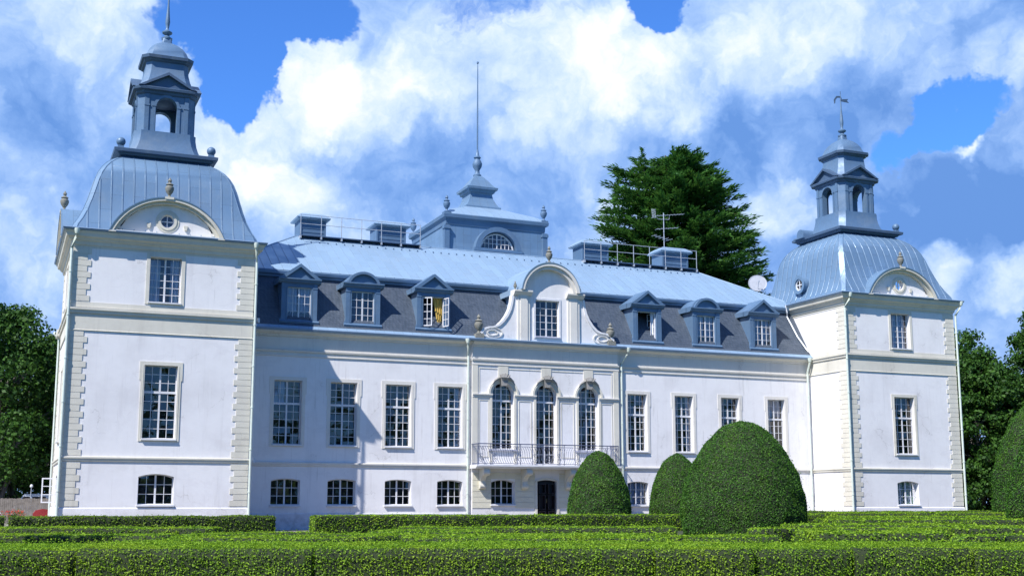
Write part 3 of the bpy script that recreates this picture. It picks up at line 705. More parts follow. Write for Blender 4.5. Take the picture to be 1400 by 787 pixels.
# ------------------------------------------------------------------ central bay
BM = Matrix.Translation((0, BY, 0))
AX = [(26.70, 28.28), (29.88, 31.41), (33.04, 34.58)]
bw = MB(BM)
ops = [(AX[0][0], AX[0][1], 5.15, 9.53, .79), (AX[1][0], AX[1][1], 4.2, 9.53, .765), (AX[2][0], AX[2][1], 5.15, 9.53, .77),
       (26.66, 28.34, 1.55, 3.15, .16), (29.95, 31.39, .35, 3.14, .09), (33.0, 34.68, 1.55, 3.15, .16)]
wall_sheet(bw, BX0, BX1, 0, 12.25, ops, 0, .45)
for x in (BX0, BX1): bw.face(((x, 0, 0), (x, .25, 0), (x, .25, 12.25), (x, 0, 12.25)))
BW = bw.build('central_bay_wall', M_WALL, CA)
for i, (a, b) in enumerate(AX):
    z0 = 4.2 if i == 1 else 5.15
    window(CA, BM, a, b, z0, 9.53, rise=(b - a) / 2, wd=.36, rows=7 if i == 1 else 6, transom=8.35, rows_up=3, sur=0, sill=i != 1, depth=.45, label='tall arched window', name='arched_window')
    o = MB(BM); r = (b - a) / 2
    o.ribbon(arc(a - .30, b + .30, 8.75, r + .30, 20), arc(a - .16, b + .16, 8.75, r + .16, 20), -.14, 0)
    o.ribbon(arc(a - .158, b + .158, 8.75, r + .158, 20), arc(a, b, 8.75, r, 20), -.07, 0)
    for x0, x1 in ((a - .16, a), (b, b + .16)): o.box(x0, x1, -.07, 0, 4.2, 8.52)
    o.build('arch_surround', M_CREAM, BW, smooth=True)
    k = MB(BM); xm = (a + b) / 2
    k.box(xm - .36, xm + .36, -.05, 0, 9.86, 10.62)
    k.build('keystone', M_CREAM, BW)
    k = MB(BM); rng = random.Random(i)
    k.prism([(xm - .16, 9.3), (xm + .16, 9.3), (xm + .3, 9.9), (xm - .3, 9.9)], -.30, 0)
    for j in range(7):      # carved shell
        t_ = (j - 3) / 3; k.tube([(xm + t_ * .06, -.22, 9.62), (xm + t_ * .24, -.40, 9.86), (xm + t_ * .36, -.36, 10.12 - .10 * abs(t_))], [.05, .075, .045], 6)
    for sx in (-1, 1):
        k.tube([(xm + sx * .2, -.2, 9.85), (xm + sx * .42, -.22, 9.8), (xm + sx * .66, -.16, 9.62), (xm + sx * .8, -.12, 9.38)], [.1, .09, .07, .03], 6)
    k.build('shell_ornament', M_ORN, BW, smooth=True)
# imposts between the arches
spans = [(BX0 - .02, AX[0][0]), (AX[0][1], AX[1][0]), (AX[1][1], AX[2][0]), (AX[2][1], BX1 + .02)]
for a, b in spans:
    o = MB(BM); o.prism_x([(0, 8.50), (-.08, 8.52), (-.09, 8.64), (-.16, 8.68), (-.16, 8.75), (0, 8.76)], a + .0, b - .0); o.build('impost', M_TRIM, BW)
o = MB(BM)   # thin raised panel frames
def frame(mb, x0, x1, z0, z1, t=.05, p=.03):
    mb.box(x0, x1, -p, 0, z0, z0 + t); mb.box(x0, x1, -p, 0, z1 - t, z1); mb.box(x0, x0 + t, -p, 0, z0 + t, z1 - t); mb.box(x1 - t, x1, -p, 0, z0 + t, z1 - t)
for a, b in ((BX0 + .45, AX[0][0] - .22), (AX[0][1] + .32, AX[1][0] - .32), (AX[1][1] + .32, AX[2][0] - .32), (AX[2][1] + .22, BX1 - .45)):
    frame(o, a, b, 4.6, 8.36)
xs = [BX0 + .45] + [v for a, b in AX for v in ((a + b) / 2 - .42, (a + b) / 2 + .42)] + [BX1 - .45]
for a, b in zip(xs[::2], xs[1::2]): o.box(a, b, -.03, 0, 10.42, 10.47)
for x in (BX0 + .45, BX1 - .5): o.box(x, x + .05, -.03, 0, 8.86, 10.42)
o.build('panel_frames', M_CREAM, BW)
for x0, x1 in ((BX0 - .03, BX0 + .36), (BX1 - .36, BX1 + .03)): o = MB(BM); o.box(x0, x1, -.055, .0, 4.2, 10.63); o.build('corner_pilaster', M_CREAM, BW)
run_x('architrave', [(0, 10.64), (.07, 10.66), (.07, 10.74), (.03, 10.76), (.03, 10.92), (.12, 10.94), (.14, 11.03), (0, 11.06)], BX0 - .06, BX1 + .06, M_TRIM, BW, BY)
run_x('frieze', [(0, 11.07), (.025, 11.07), (.025, 11.86), (0, 11.86)], BX0, BX1, M_TRIM, BW, BY)
o = MB(BM); z = 1.3   # rustication of the ground floor
while z < 3.55:
    for a, b in ((BX0 + .02, 26.64), (28.36, 29.78), (31.56, 32.98), (34.70, BX1 - .02)):
        zt = min(z + .36, 3.6); o.box(a, b, -.035, 0, z + .012, zt - .012)
    z += .36
for a, b in ((26.64, 28.36), (32.98, 34.70)): o.box(a, b, -.035, 0, 3.20, 3.588)
o.build('rusticated_blocks', M_RUST, BW)
o = MB(BM)
o.ribbon(arc(29.79, 31.55, 3.06, .24), arc(29.95, 31.39, 3.05, .09), -.06, 0); o.box(29.79, 29.95, -.06, 0, .35, 3.05); o.box(31.39, 31.55, -.06, 0, .35, 3.05)
o.build('door_surround', M_CREAM, BW)
for a, b in ((26.66, 28.34), (33.0, 34.68)): window(CA, BM, a, b, 1.55, 3.15, rise=.16, wd=.32, rows=3, sur=0, depth=.45)
o = MB(BM); sheet_poly(o, 29.95, 31.39, .35, 3.14, .3, .09)
for k in range(2):
    x0 = 30.02 + k * .68
    for z0, z1 in ((.5, 1.1), (1.2, 2.15), (2.25, 2.88)): frame(o, x0 + .06, x0 + .56, z0, z1, .05, -.27); o.box(x0 + .14, x0 + .48, .27, .299, z0 + .08, z1 - .08)
o.box(30.655, 30.685, .26, .3, .36, 3.0)
DR = o.build('door', M_DOOR, CA)
o = MB(BM); o.lathe([(0, -.03), (.035, -.02), (.045, 0), (.035, .02), (0, .03)], 30.73, .2, 1.78); o.box(30.70, 30.76, .24, .27, 1.62, 1.92); o.build('handle', M_BRASS, DR)
o = MB(BM); o.box(29.6, 31.75, -.9, -.005, 0, .17); o.box(29.75, 31.6, -.5, -.006, .17, .34); o.build('door_steps', M_PLINTH, CA)
o = MB(BM); o.box(27.0, 27.8, -.02, 0, .68, .92); o.build('basement_vent', M_DARK, BW)

# balcony
o = MB(); YF = 2.85; 
o.prism_x([(BY, 3.84), (YF + .15, 3.84), (YF + .05, 3.9), (YF, 3.95), (YF - .06, 3.97), (YF - .06, 4.08), (BY, 4.08)], 25.15, 35.62)
BA = o.build('balcony', M_WHITE, CA)
for x in (25.95, 28.95, 32.15, 35.0):
    c = MB(); w2 = .17
    pts = [(BY, 3.83), (YF + .2, 3.83), (YF + .16, 3.62), (YF + .42, 3.42), (YF + .72, 3.3), (YF + .92, 3.02), (YF + .86, 2.72), (YF + 1.02, 2.52), (BY, 2.55)]
    c.prism_x(pts, x - w2, x + w2)
    for yy, zz, rr in ((YF + .32, 3.6, .2), (YF + 1.0, 2.72, .17)):
        c.loft([[(xx, yy + rr * math.cos(2 * math.pi * i / 12), zz + rr * math.sin(2 * math.pi * i / 12)) for i in range(12)] for xx in (x - w2 - .03, x + w2 + .03)])
    c.build('scroll_bracket', M_CREAM, BA, smooth=True)
rl = MB(); Z0, Z1 = 4.16, 5.42
def scroll(mb, x, y, z, r, turns, ang, d=1, rad=.016, ax=(1, 0)):
    pts = []
    n = int(turns * 10)
    for i in range(n + 1):
        t = i / n; rr = r * (1 - .82 * t); a = ang + d * t * turns * 2 * math.pi
        pts.append((x + ax[0] * rr * math.cos(a), y + ax[1] * rr * math.cos(a), z + rr * math.sin(a)))
    mb.tube(pts, rad, 4)
yr = YF + .05
for (p, q_) in (((25.3, yr), (35.45, yr)), ((25.3, yr), (25.3, BY)), ((35.45, yr), (35.45, BY))):
    for z, r in ((Z1, .035), (Z1 - .16, .016), (Z0, .022)): rl.tube([(*p, z), (*q_, z)], r, 5)
posts = [25.3, 26.15, 28.25, 29.1, 29.85, 31.4, 32.2, 33.1, 34.6, 35.45]
for x in posts: rl.tube([(x, yr, 4.05), (x, yr, Z1)], .024, 5)
for y in np.linspace(yr, BY - .05, 6)[1:]:
    for x in (25.3, 35.45): rl.tube([(x, float(y), 4.1), (x, float(y), Z1)], .016, 4)
mid = 30.38; x = 25.42
while x < 35.4:
    d = 1 if x < mid else -1; A_ = .17
    pts = [(x - d * A_ + d * 2 * A_ * t + d * .05 * math.sin(2 * math.pi * t), yr, Z1 - .17 - (Z1 - Z0 - .2) * t) for t in [i / 8 for i in range(9)]]
    pts = [(min(35.42, max(25.33, p[0])), p[1], p[2]) for p in pts]
    rl.tube(pts, .014, 4); x += .165
for x in (25.5, 26.4, 27.9, 29.3, 30.2, 31.0, 32.4, 33.4, 34.4, 35.2):
    scroll(rl, x, yr - .02, Z0 + .2, .18, 1.5, 0); scroll(rl, x, yr - .02, Z0 + .52, .15, 1.4, math.pi, -1)
    scroll(rl, x + .1, yr - .02, Z1 - .3, .11, 1.3, 1.5)
rl.build('wrought_iron_railing', M_IRON, BA)
for a, b in (AX[0], AX[2]): sb = MB(BM); sb.box(a - .25, b + .25, -.16, -.004, 5.02, 5.13); sb.build('sill_board', M_SILL, BW)

# ------------------------------------------------------------------ mansard roof
EX = .5
ml = MB()
y0, y1, zb_, zt_ = PY - .38, 6.45, 12.40, 16.18
prof = [(y0, zb_), (y0 + .35, zb_ + .35), (y0 + .7, zb_ + 1.0), (y1 - .2, zt_ - .3), (y1, zt_)]
for (ya, za), (yb, zb2) in zip(prof, prof[1:]):
    ml.face(((9.6, ya, za), (52.9, ya, za), (52.9, yb, zb2), (9.6, yb, zb2)))
# rear and end slopes
for (a, b_) in (((0, 32.9), (62.45, 32.9)),):
    ml.face(((3.8, 33.1, 12.36), (58.65, 33.1, 12.36), (56.5, 31.0, 16.18), (6, 31.0, 16.18)))
ml.face(((3.8, 10.05, 12.36), (3.8, 33.1, 12.36), (6, 31.0, 16.18), (6, 10.05, 16.18)))
ml.face(((58.65, 10.05, 12.36), (58.65, 33.1, 12.36), (56.5, 31.0, 16.18), (56.5, 10.05, 16.18)))
ML = ml.build('mansard_slope', M_SLATE, CA)
ft = MB(); ft.prism_x([(y0 - .08, 12.375), (y0 + .02, 12.375), (y0 + .17, 12.53), (y0 + .13, 12.56)], 9.9, 52.5); ft.build('eaves_flashing', M_UROOF, ML)
bc = MB(); bc.prism_x([(y1 - .02, 15.98), (y1 - .22, 16.0), (y1 - .25, 16.12), (y1 - .42, 16.18), (y1 - .46, 16.34), (y1 - .38, 16.42), (y1 + .3, 16.46), (y1 + .3, 15.98)], 9.7, 52.7); bc.build('mansard_cornice', M_DMET, ML)
ur = MB(); yA, yB, zA, zB = y1 - .40, 12.4, 16.43, 20.15
X0, X1, RX0, RX1 = 8.6, 53.6, 15.15, 47.2
YB2, YA2 = 24.9, 31.2
ur.face(((X0, yA, zA), (X1, yA, zA), (RX1, yB, zB), (RX0, yB, zB)))
ur.face(((X0, YA2, zA), (X1, YA2, zA), (RX1, YB2, zB), (RX0, YB2, zB)))
ur.face(((X0, yA, zA), (X0, YA2, zA), (RX0, YB2, zB), (RX0, yB, zB)))
ur.face(((X1, yA, zA), (X1, YA2, zA), (RX1, YB2, zB), (RX1, yB, zB)))
ur.face(((RX0, yB, zB), (RX1, yB, zB), (RX1, YB2, zB), (RX0, YB2, zB)))
UR = ur.build('upper_roof', M_UROOF, CA)
er = MB()
er.face(((5.5, 10.05, 16.2), (X0 + .5, 10.05, 16.2), (X0 + .5, 31.2, 16.2), (5.5, 31.2, 16.2))); er.face(((X1 - .5, 10.05, 16.2), (57, 10.05, 16.2), (57, 31.2, 16.2), (X1 - .5, 31.2, 16.2)))
er.build('low_end_roof', M_UROOF, UR)
rs = MB(); x = 9.3
while x < 53.2:
    def up(x):
        if x < RX0: f = (x - X0) / (RX0 - X0)
        elif x > RX1: f = (X1 - x) / (X1 - RX1)
        else: f = 1
        return f
    f = up(x)
    rs.tube([(x, yA, zA + .015), (x, yA + (yB - yA) * f, zA + (zB - zA) * f + .015)], .02, 4); x += .62
for c in (((X0, yA, zA), (RX0, yB, zB)), ((X1, yA, zA), (RX1, yB, zB)), ((RX0, yB, zB), (RX1, yB, zB))): rs.tube(c, .06, 6)
rs.build('roof_seams', M_UROOF, UR)
sn = MB(); 
for i in range(52):
    xx = 16 + i * .6; sn.box(xx - .03, xx + .03, 11.3, 11.42, 19.5, 19.62)
sn.build('snow_hooks', M_EDGE, UR)

# ------------------------------------------------------------------ dormers
def dormer(cx, kind, state):
    yf = 4.42; M = Matrix.Translation((cx, yf, 0)); hw, zb, zt = 1.12, 12.78, 15.28; o0, o1, w0, w1 = -.76, .76, 13.0, 15.06
    b = MB(M); wall_sheet(b, -hw, hw, zb, zt, [(o0, o1, w0, w1)], 0, .22)
    for x in (-hw, hw): b.face(((x, 0, zb), (x, 2.2, zb), (x, 2.2, zt), (x, 0, zt)))
    for sx in (-1, 1):
        a, c = sorted((sx * (hw + .02), sx * (hw - .26))); b.box(a, c, -.06, 0, zb + .02, zt)
        a, c = sorted((sx * (hw + .04), sx * (hw - .28))); b.box(a, c, -.085, 0, zt - .3, zt - .22)
        b.box(*(sorted((sx * .76, sx * .84))), -.045, 0, w0, w1)
    b.box(-.84, .84, -.045, 0, w1, w1 + .08)
    b.prism_x([(0, zb - .05), (-.16, zb - .05), (-.2, zb + .06), (-.04, zb + .18), (0, zb + .18)], -hw - .14, hw + .14)
    for sx in (-1, 1):     # flared skirts where the cheeks meet the slates
        b.prism([(sx * hw, zb), (sx * (hw + .2), zb - .08), (sx * (hw + .16), zb + .05), (sx * hw, zb + .5)], .0, 1.3)
    D = b.build('dormer', M_DMET, CA, label={'open': 'dormer with its casements open and an ochre curtain', 'black': 'dormer with a dark open window'}.get(state))
    c = MB(M); c.prism_x([(0.5, zt), (-.02, zt), (-.1, zt + .06), (-.16, zt + .1), (-.18, zt + .2), (-.28, zt + .24), (-.28, zt + .32), (.5, zt + .36)], -hw - .24, hw + .24)
    for sx in (-1, 1):
        a, d = sorted((sx * (hw + .24), sx * hw)); c.prism_x([(.45, zt + .02), (2.6, zt + .02), (2.6, zt + .34), (.45, zt + .34)], a, d)
    zc = zt + .32; ww = hw + .18
    if kind == 'tri':
        c.ribbon([(-ww, zc + .01), (0, zc + .95), (ww, zc + .01)], [(-ww + .36, zc + .01), (0, zc + .74), (ww - .36, zc + .01)], -.26, .1)
        c.prism([(-ww + .2, zc), (0, zc + .8), (ww - .2, zc)], -.05, .15)
        roof = [(-ww, zc + .0), (0, zc + .95), (ww, zc + .0)]
    else:
        P = arc(-ww + .22, ww - .22, zc + .01, .72, 18); P2 = arc(-ww + .40, ww - .40, zc + .01, .56, 18)
        c.ribbon(P, P2, -.26, .1); c.prism(P, -.05, .15); roof = P
    c.build('dormer_pediment', M_DMET, D)
    r = MB(M); r.prism([(x, z + .025) for x, z in roof] , .1, 3.2); r.box(-ww, ww, .1, 2.9, zt + .34, zt + .38); r.build('dormer_roof', M_DMET, D)
    dk = MB(M); dark_box(dk, o0 + .1, o1 - .1, w0 + .1, w1 - .1, .22, 1.3); dk.build('room_interior', M_DARK, D)
    if state in ('shut', 'curtain'):
        s = MB(M); sash_bars(s, o0, o1, w0, w1, .12, 0, 4, 4); s.build('window_sash', M_WHITE, D)
        g = MB(M); sheet_poly(g, o0, o1, w0, w1, .15); g.build('glass', M_GLASS, D)
        if state == 'curtain':
            k = MB(M); curtain(k, o0 + .02, -.1, w0, w1, .3, 3); curtain(k, .1, o1 - .02, w0, w1, .3, 5); k.build('curtain', M_CURT, D, smooth=True)
    else:
        s = MB(M)
        for a, c_ in ((o0, o0 + .06), (o1 - .06, o1)): s.box(a, c_, .12, .18, w0, w1)
        s.box(o0 + .06, o1 - .06, .12, .18, w0, w0 + .06); s.box(o0 + .06, o1 - .06, .12, .18, w1 - .06, w1)
        s.build('window_sash', M_WHITE, D)
        for sx in ((-1, 1) if state == 'open' else (1,)):
            hx = sx * .72; ang = (-62 if sx < 0 else 78) if state == 'open' else 115
            cs = MB(M @ Matrix.Translation((hx, .12, 0)) @ Matrix.Rotation(R_(ang if sx < 0 else ang + 180 if state == 'open' else 180 - 65), 4, 'Z'))
            wd = .66
            if state != 'open': cs.M = M @ Matrix.Translation((.7, .14, 0)) @ Matrix.Rotation(R_(115), 4, 'Z')
            elif sx < 0: cs.M = M @ Matrix.Translation((-.72, .1, 0)) @ Matrix.Rotation(R_(-35), 4, 'Z')
            else: cs.M = M @ Matrix.Translation((.72, .1, 0)) @ Matrix.Rotation(R_(-75), 4, 'Z')
            za, zb3 = w0 + .08, w1 - .08
            for a, c_ in ((0, .06), (wd - .06, wd)): cs.box(a, c_, -.02, .02, za, zb3)
            cs.box(.06, wd - .06, -.02, .02, za, za + .06); cs.box(.06, wd - .06, -.02, .02, zb3 - .06, zb3)
            cs.box(wd / 2 - .018, wd / 2 + .018, -.017, .017, za + .06, zb3 - .06)
            for q_ in (1, 2, 3): z = za + (zb3 - za) * q_ / 4; cs.box(.06, wd - .06, -.016, .016, z - .018, z + .018)
            cs.build('open_casement', M_WHITE, D)
        if state == 'open':
            k = MB(M); curtain(k, .05, .68, w0 + .1, w1, .26, 4, pinch=.6); k.build('curtain', M_CURTY, D, smooth=True)
        else:
            k = MB(M); curtain(k, .42, .72, w0, w1, .3, 5); k.build('curtain', M_CURT, D, smooth=True)
    return D
for cx, kd, st in ((13.72, 'tri', 'curtain'), (17.86, 'seg', 'shut'), (22.65, 'tri', 'open'), (38.68, 'tri', 'black'), (43.56, 'seg', 'curtain'), (48.46, 'tri', 'curtain')):
    dormer(cx, kd, st)

# ------------------------------------------------------------------ central gable
GM = Matrix.Translation((0, 4.0, 0)); GX = 30.80
g = MB(GM)
wall_sheet(g, GX - 2.38, GX + 2.38, 12.40, 15.85, [(29.83, 31.60, 12.78, 15.26)], 0, .3)
for x in (GX - 2.38, GX + 2.38): g.face(((x, 0, 12.4), (x, .5, 12.4), (x, .5, 15.85), (x, 0, 15.85)))
g.prism([(GX - 1.9, 15.85)] + arc(GX - 1.85, GX + 1.85, 15.86, 1.55, 20)[1:-1] + [(GX + 1.9, 15.85)], .02, .5)
GW = g.build('gable_wall', M_WALL, CA)
window(CA, GM, 29.83, 31.60, 12.78, 15.26, wd=.2, rows=5, sur=.13, sill=True, surmat=M_WHITE, sillmat=M_SILL)
for sx in (-1, 1):
    p = MB(GM)
    for a, b, pr in ((1.42, 2.30, .10), (1.60, 2.12, .15)):
        x0, x1 = sorted((GX + sx * a, GX + sx * b)); p.box(x0, x1, -pr, -.001, 12.42, 15.5)
    p.build('gable_pilaster', M_TRIM, GW)
p = MB(GM)
for sx in (-1, 1):
    x0, x1 = sorted((GX + sx * 1.30, GX + sx * 2.62))
    p.prism_x([(.5, 15.48), (-.14, 15.48), (-.2, 15.56), (-.28, 15.62), (-.36, 15.72), (-.36, 15.82), (.5, 15.86)], x0, x1)
P0 = arc(GX - 2.16, GX + 2.16, 15.84, 1.95, 26); P1 = arc(GX - 1.96, GX + 1.96, 15.84, 1.75, 26); P2 = arc(GX - 1.74, GX + 1.74, 15.84, 1.53, 26)
p.ribbon(P0, P1, -.50, .4); p.ribbon(P1, P2, -.34, .4)
p.build('gable_arch', M_TRIM, GW, smooth=True)
p = MB(GM); p.ribbon([(GX + (x - GX) * 1.02, z + .04) for x, z in P0], P0, -.54, 3.5)
for sx in (-1, 1):
    x = GX + sx * 2.36; p.face(((x, .02, 12.4), (x, 2.6, 12.4), (x, 2.6, 15.9), (x, .02, 15.9)))
    x0, x1 = sorted((GX + sx * 2.2, GX + sx * 2.7)); p.box(x0, x1, .45, 2.6, 15.5, 15.88)
p.build('gable_roof', M_UROOF, GW, smooth=True)
for sx in (-1, 1):
    p = MB(GM); out = [(2.36, 12.42), (4.95, 12.42), (5.02, 12.60), (4.98, 12.86), (4.78, 13.10), (4.45, 13.24), (4.05, 13.28), (3.72, 13.42), (3.40, 13.72), (3.12, 14.1), (2.9, 14.55), (2.78, 15.0), (2.72, 15.48), (2.36, 15.48)]
    p.prism([(GX + sx * a * (1 if sx > 0 else 1), z) for a, z in out], .02, .4)
    rim = out[1:13]; p.ribbon([(GX + sx * a, z) for a, z in rim], [(GX + sx * (a - .14), z - .09) for a, z in rim], -.07, .02)
    p.build('volute', M_WALL, GW)
for sx in (-1, 1):
    p = MB(GM); c0, z0 = GX + sx * 4.12, 12.83
    for r0, yy in ((.60, -.05), (.34, -.08)):
        n = 24
        for i in range(n if r0 > .3 else n):
            a0, a1 = 2 * math.pi * i / n, 2 * math.pi * (i + 1) / n
            p.prism([(c0 + sx * 1.25 * r * math.cos(a), z0 + .62 * r * math.sin(a)) for r, a in ((r0 - .07, a0), (r0, a0), (r0, a1), (r0 - .07, a1))], yy, .019)
    p.build('volute_scroll', M_TRIM, GW)
urn(CA, 25.72, 4.05, 12.42, 1.35, ped=.28, wide=1.1); urn(CA, 35.55, 4.05, 12.42, 1.35, ped=.28, wide=1.1)
urn(CA, 30.80, 3.85, 17.78, 1.2, ped=.08); urn(CA, GX - 2.42, 4.1, 15.86, .62); urn(CA, GX + 2.42, 4.1, 15.86, .62)

# ------------------------------------------------------------------ roof turret
TX, TY_, TH = 31.2, 18.6, 4.1
t = MB(); t.loft([sq(TX, TY_, TH + .05, 20.0), sq(TX, TY_, TH - .05, 21.2), sq(TX, TY_, TH - .05, 22.7)])
TU = t.build('roof_turret', M_TROOF, CA)
t = MB(); t.loft([sq(TX, TY_, TH - .03, 22.55), sq(TX, TY_, TH + .02, 22.6), sq(TX, TY_, TH + .05, 23.0), sq(TX, TY_, TH + .24, 23.1), sq(TX, TY_, TH + .27, 23.34), sq(TX, TY_, TH + .22, 23.4)])
for sx, sy in ((-1, -1), (1, -1), (1, 1), (-1, 1)):
    a = TX + sx * (TH - .02); b = TY_ + sy * (TH - .02); t.box(a - .2, a + .2, b - .2, b + .2, 20.1, 22.5); t.box(a - .26, a + .26, b - .26, b + .26, 22.2, 22.42)
t.build('turret_cornice', M_DMET, TU)
t = MB(); t.loft([sq(TX, TY_, h, z) for z, h in ((23.38, 4.3), (23.6, 4.05), (23.95, 3.45), (24.3, 2.62), (24.6, 1.95), (24.8, 1.5))]); t.build('turret_roof', M_UROOF, TU, smooth=False)
t = MB(); t.loft([sq(TX, TY_, h, z, .0) for z, h in ((24.7, 1.50), (24.95, 1.48), (25.0, 1.36), (25.3, 1.18), (25.7, 1.0), (26.05, .93), (26.15, .95), (26.2, 1.08), (26.38, 1.12), (26.42, 1.28), (26.6, 1.31), (26.68, 1.1), (26.95, .9), (27.3, .66), (27.6, .42), (27.75, .28))]); t.build('turret_cap', M_TROOF, TU)
t = MB(); t.lathe([(0, 0), (.32, 0), (.34, .15), (.2, .3), (.18, .55), (.36, .85), (.4, 1.1), (.3, 1.35), (.2, 1.5), (.3, 1.62), (.16, 1.8), (.1, 2.1), (.075, 2.3)], TX, TY_, 27.7, 12)
t.lathe([(.07, 0), (.065, 3), (.045, 6.5), (.03, 7.4), (.09, 7.45), (.09, 7.56), (0, 7.62)], TX, TY_, 29.9, 8)
t.build('flagpole', M_DMET, TU, smooth=True)
TM = Matrix.Translation((TX, TY_ - TH, 0))
t = MB(TM); t.ribbon(arc(-1.9, 1.9, 20.85, 1.72, 22), arc(-1.5, 1.5, 20.85, 1.36, 22), -.55, .2); t.box(-2.0, 2.0, -.55, .1, 20.62, 20.84); t.prism(arc(-1.5, 1.5, 20.85, 1.36, 22), -.02, .1); t.build('lunette_hood', M_DMET, TU, smooth=True)
window(TU, TM, -1.3, 1.3, 20.86, 21.98, rise=1.1, wd=-.12, rows=3, cols=8, sur=0, sill=False, depth=-.021) if False else None
t = MB(TM); sash_bars(t, -1.4, 1.4, 20.86, 22.12, -.16, 1.24, 8, 3, fr=.09, t=.06, mull=.07); t.build('lunette_window', M_WHITE, TU)
t = MB(TM); sheet_poly(t, -1.4, 1.4, 20.86, 22.12, -.11, 1.24); t.build('lunette_glass', M_GLASS, TU)
t = MB(TM); sheet_poly(t, -1.45, 1.45, 20.86, 22.16, -.04, 1.28); t.build('lunette_interior', M_DARK, TU)
for sx, sy in ((-1, -1), (1, -1), (1, 1), (-1, 1)): urn(TU, TX + sx * 4.05, TY_ + sy * 4.05, 23.4, 1.35, mat=M_DMET, ped=.12)

# ------------------------------------------------------------------ chimney housings, walkways
for x0, x1 in ((15.5, 17.25), (21.1, 23.2), (37.65, 39.8), (44.75, 47.0)):
    y0c, y1c = 12.5, 14.1
    c = MB(); c.box(x0, x1, y0c, y1c, 20.1, 21.45)
    for z in (20.5, 20.8, 21.1): c.box(x0 + .1, x1 - .1, y0c - .03, y0c, z, z + .04)
    for xx in (x0, x1): c.box(xx - .06, xx + .06, y0c - .06, y1c + .06, 20.1, 21.45)
    CH = c.build('chimney', M_DMET, CA)
    c = MB(); a, b = (x0 + x1) / 2, (y0c + y1c) / 2; hx, hy = (x1 - x0) / 2, (y1c - y0c) / 2
    rect = lambda e, z: [(a - hx - e, b - hy - e, z), (a + hx + e, b - hy - e, z), (a + hx + e, b + hy + e, z), (a - hx - e, b + hy + e, z)]
    c.loft([rect(.05, 21.4), rect(.3, 21.46), rect(.34, 21.56), rect(.1, 21.78), rect(-.1, 21.9)]); c.build('chimney_cap', M_UROOF, CH)
for x0, x1 in ((15.3, 24.2), (37.4, 47.5)):
    r = MB(); yy = 12.05
    r.box(x0, x1, yy - .3, yy + .3, 20.10, 20.16)
    wk = r.build('roof_walkway', M_EDGE, CA)
    r = MB()
    for x in np.linspace(x0 + .05, x1 - .05, 7 if x1 < 30 else 8): r.tube([(float(x), yy - .25, 20.12), (float(x), yy - .25, 21.62)], .028, 5); r.box(float(x) - .05, float(x) + .05, yy - .35, yy + .3, 19.9, 20.1)
    for z in (20.95, 21.6): r.tube([(x0, yy - .25, z), (x1, yy - .25, z)], .024, 5)
    r.build('walkway_railing', M_GALV, wk)
r = MB(); r.tube([(51.75, 6.1, 16.6), (51.78, 5.95, 16.0), (51.8, 6.0, 15.7), (51.95, 4.95, 14.0), (52.15, 4.5, 13.3), (52.25, 4.1, 12.8)], .06, 6); r.build('roof_drain', M_GALV, CA)

# ------------------------------------------------------------------ antenna and dish
an = empty('tv_antenna', (45.2, 13.0, 20.15), 'thin television antenna mast with comb shaped aerials beside the fourth chimney housing', 'antenna')
a = MB(); a.tube([(45.2, 13, 20.1), (45.2, 13, 24.8)], .035, 6); a.build('mast', M_GALV, an)
a = MB()
def aerial(z, ang, L, n, el, back=False):
    d = Vector((math.cos(ang), math.sin(ang), .12)); p = Vector((-math.sin(ang), math.cos(ang), 0))
    c = Vector((45.2, 13, z)); a.tube([c - d * L * .35, c + d * L * .65], .018, 5)
    for i in range(n):
        q_ = c + d * (-L * .33 + L * i / (n - 1) * .97); e = el * (1 - .35 * i / n); a.tube([q_ - p * e, q_ + p * e], .014, 4)
aerial(24.6, R_(-8), 2.7, 10, .28); aerial(23.5, R_(-8), 1.9, 6, .35); aerial(22.7, R_(-170), 1.6, 5, .45)
for k in range(4):
    zz = 24.35 + k * .2; a.tube([(44.3, 12.7, zz), (44.25 + .03 * k, 13.3, zz + .02)], .018, 4); a.tube([(44.4 + .1 * k - .2, 13, 24.3), (44.4 + .1 * k - .3, 13, 25.05)], .016, 4)
a.tube([(44.6, 13, 24.35), (44.7, 13, 24.25), (45.7, 13, 24.3), (45.75, 13, 24.6)], .022, 5)
a.build('aerial', M_GALV, an)
ds = empty('satellite_dish', (52.05, 10.2, 17.2), 'round white satellite dish on the roof beside the farther tower', 'satellite dish')
a = MB(Matrix.Translation((51.95, 10.0, 18.95)) @ Vector((-.42, -.82, .34)).to_track_quat('Z', 'Y').to_matrix().to_4x4())
n = 24; a.loft([[(r_ * math.cos(2 * math.pi * i / n), r_ * math.sin(2 * math.pi * i / n), .25 * r_ * r_) for i in range(n)] for r_ in (.02, .25, .5, .74)], cap=False)
a.loft([[(r_ * math.cos(2 * math.pi * i / n), r_ * math.sin(2 * math.pi * i / n), .25 * r_ * r_ - .03) for i in range(n)] for r_ in (.74, .5, .25, .02)], cap=True)
a.build('reflector', mat_plain('grey_dish_paint', (.34, .36, .40), .6, var=.15), ds, smooth=True)
a = MB(); a.tube([(52.05, 10.2, 17.0), (52.05, 10.15, 18.9)], .05); a.tube([(51.95, 10.05, 18.2), (51.6, 9.3, 19.0)], .02, 4); a.lathe([(0, 0), (.06, .02), (.06, .14), (0, .16)], 51.6, 9.3, 18.94, 8); a.build('mounting_pole', M_GALV, ds)

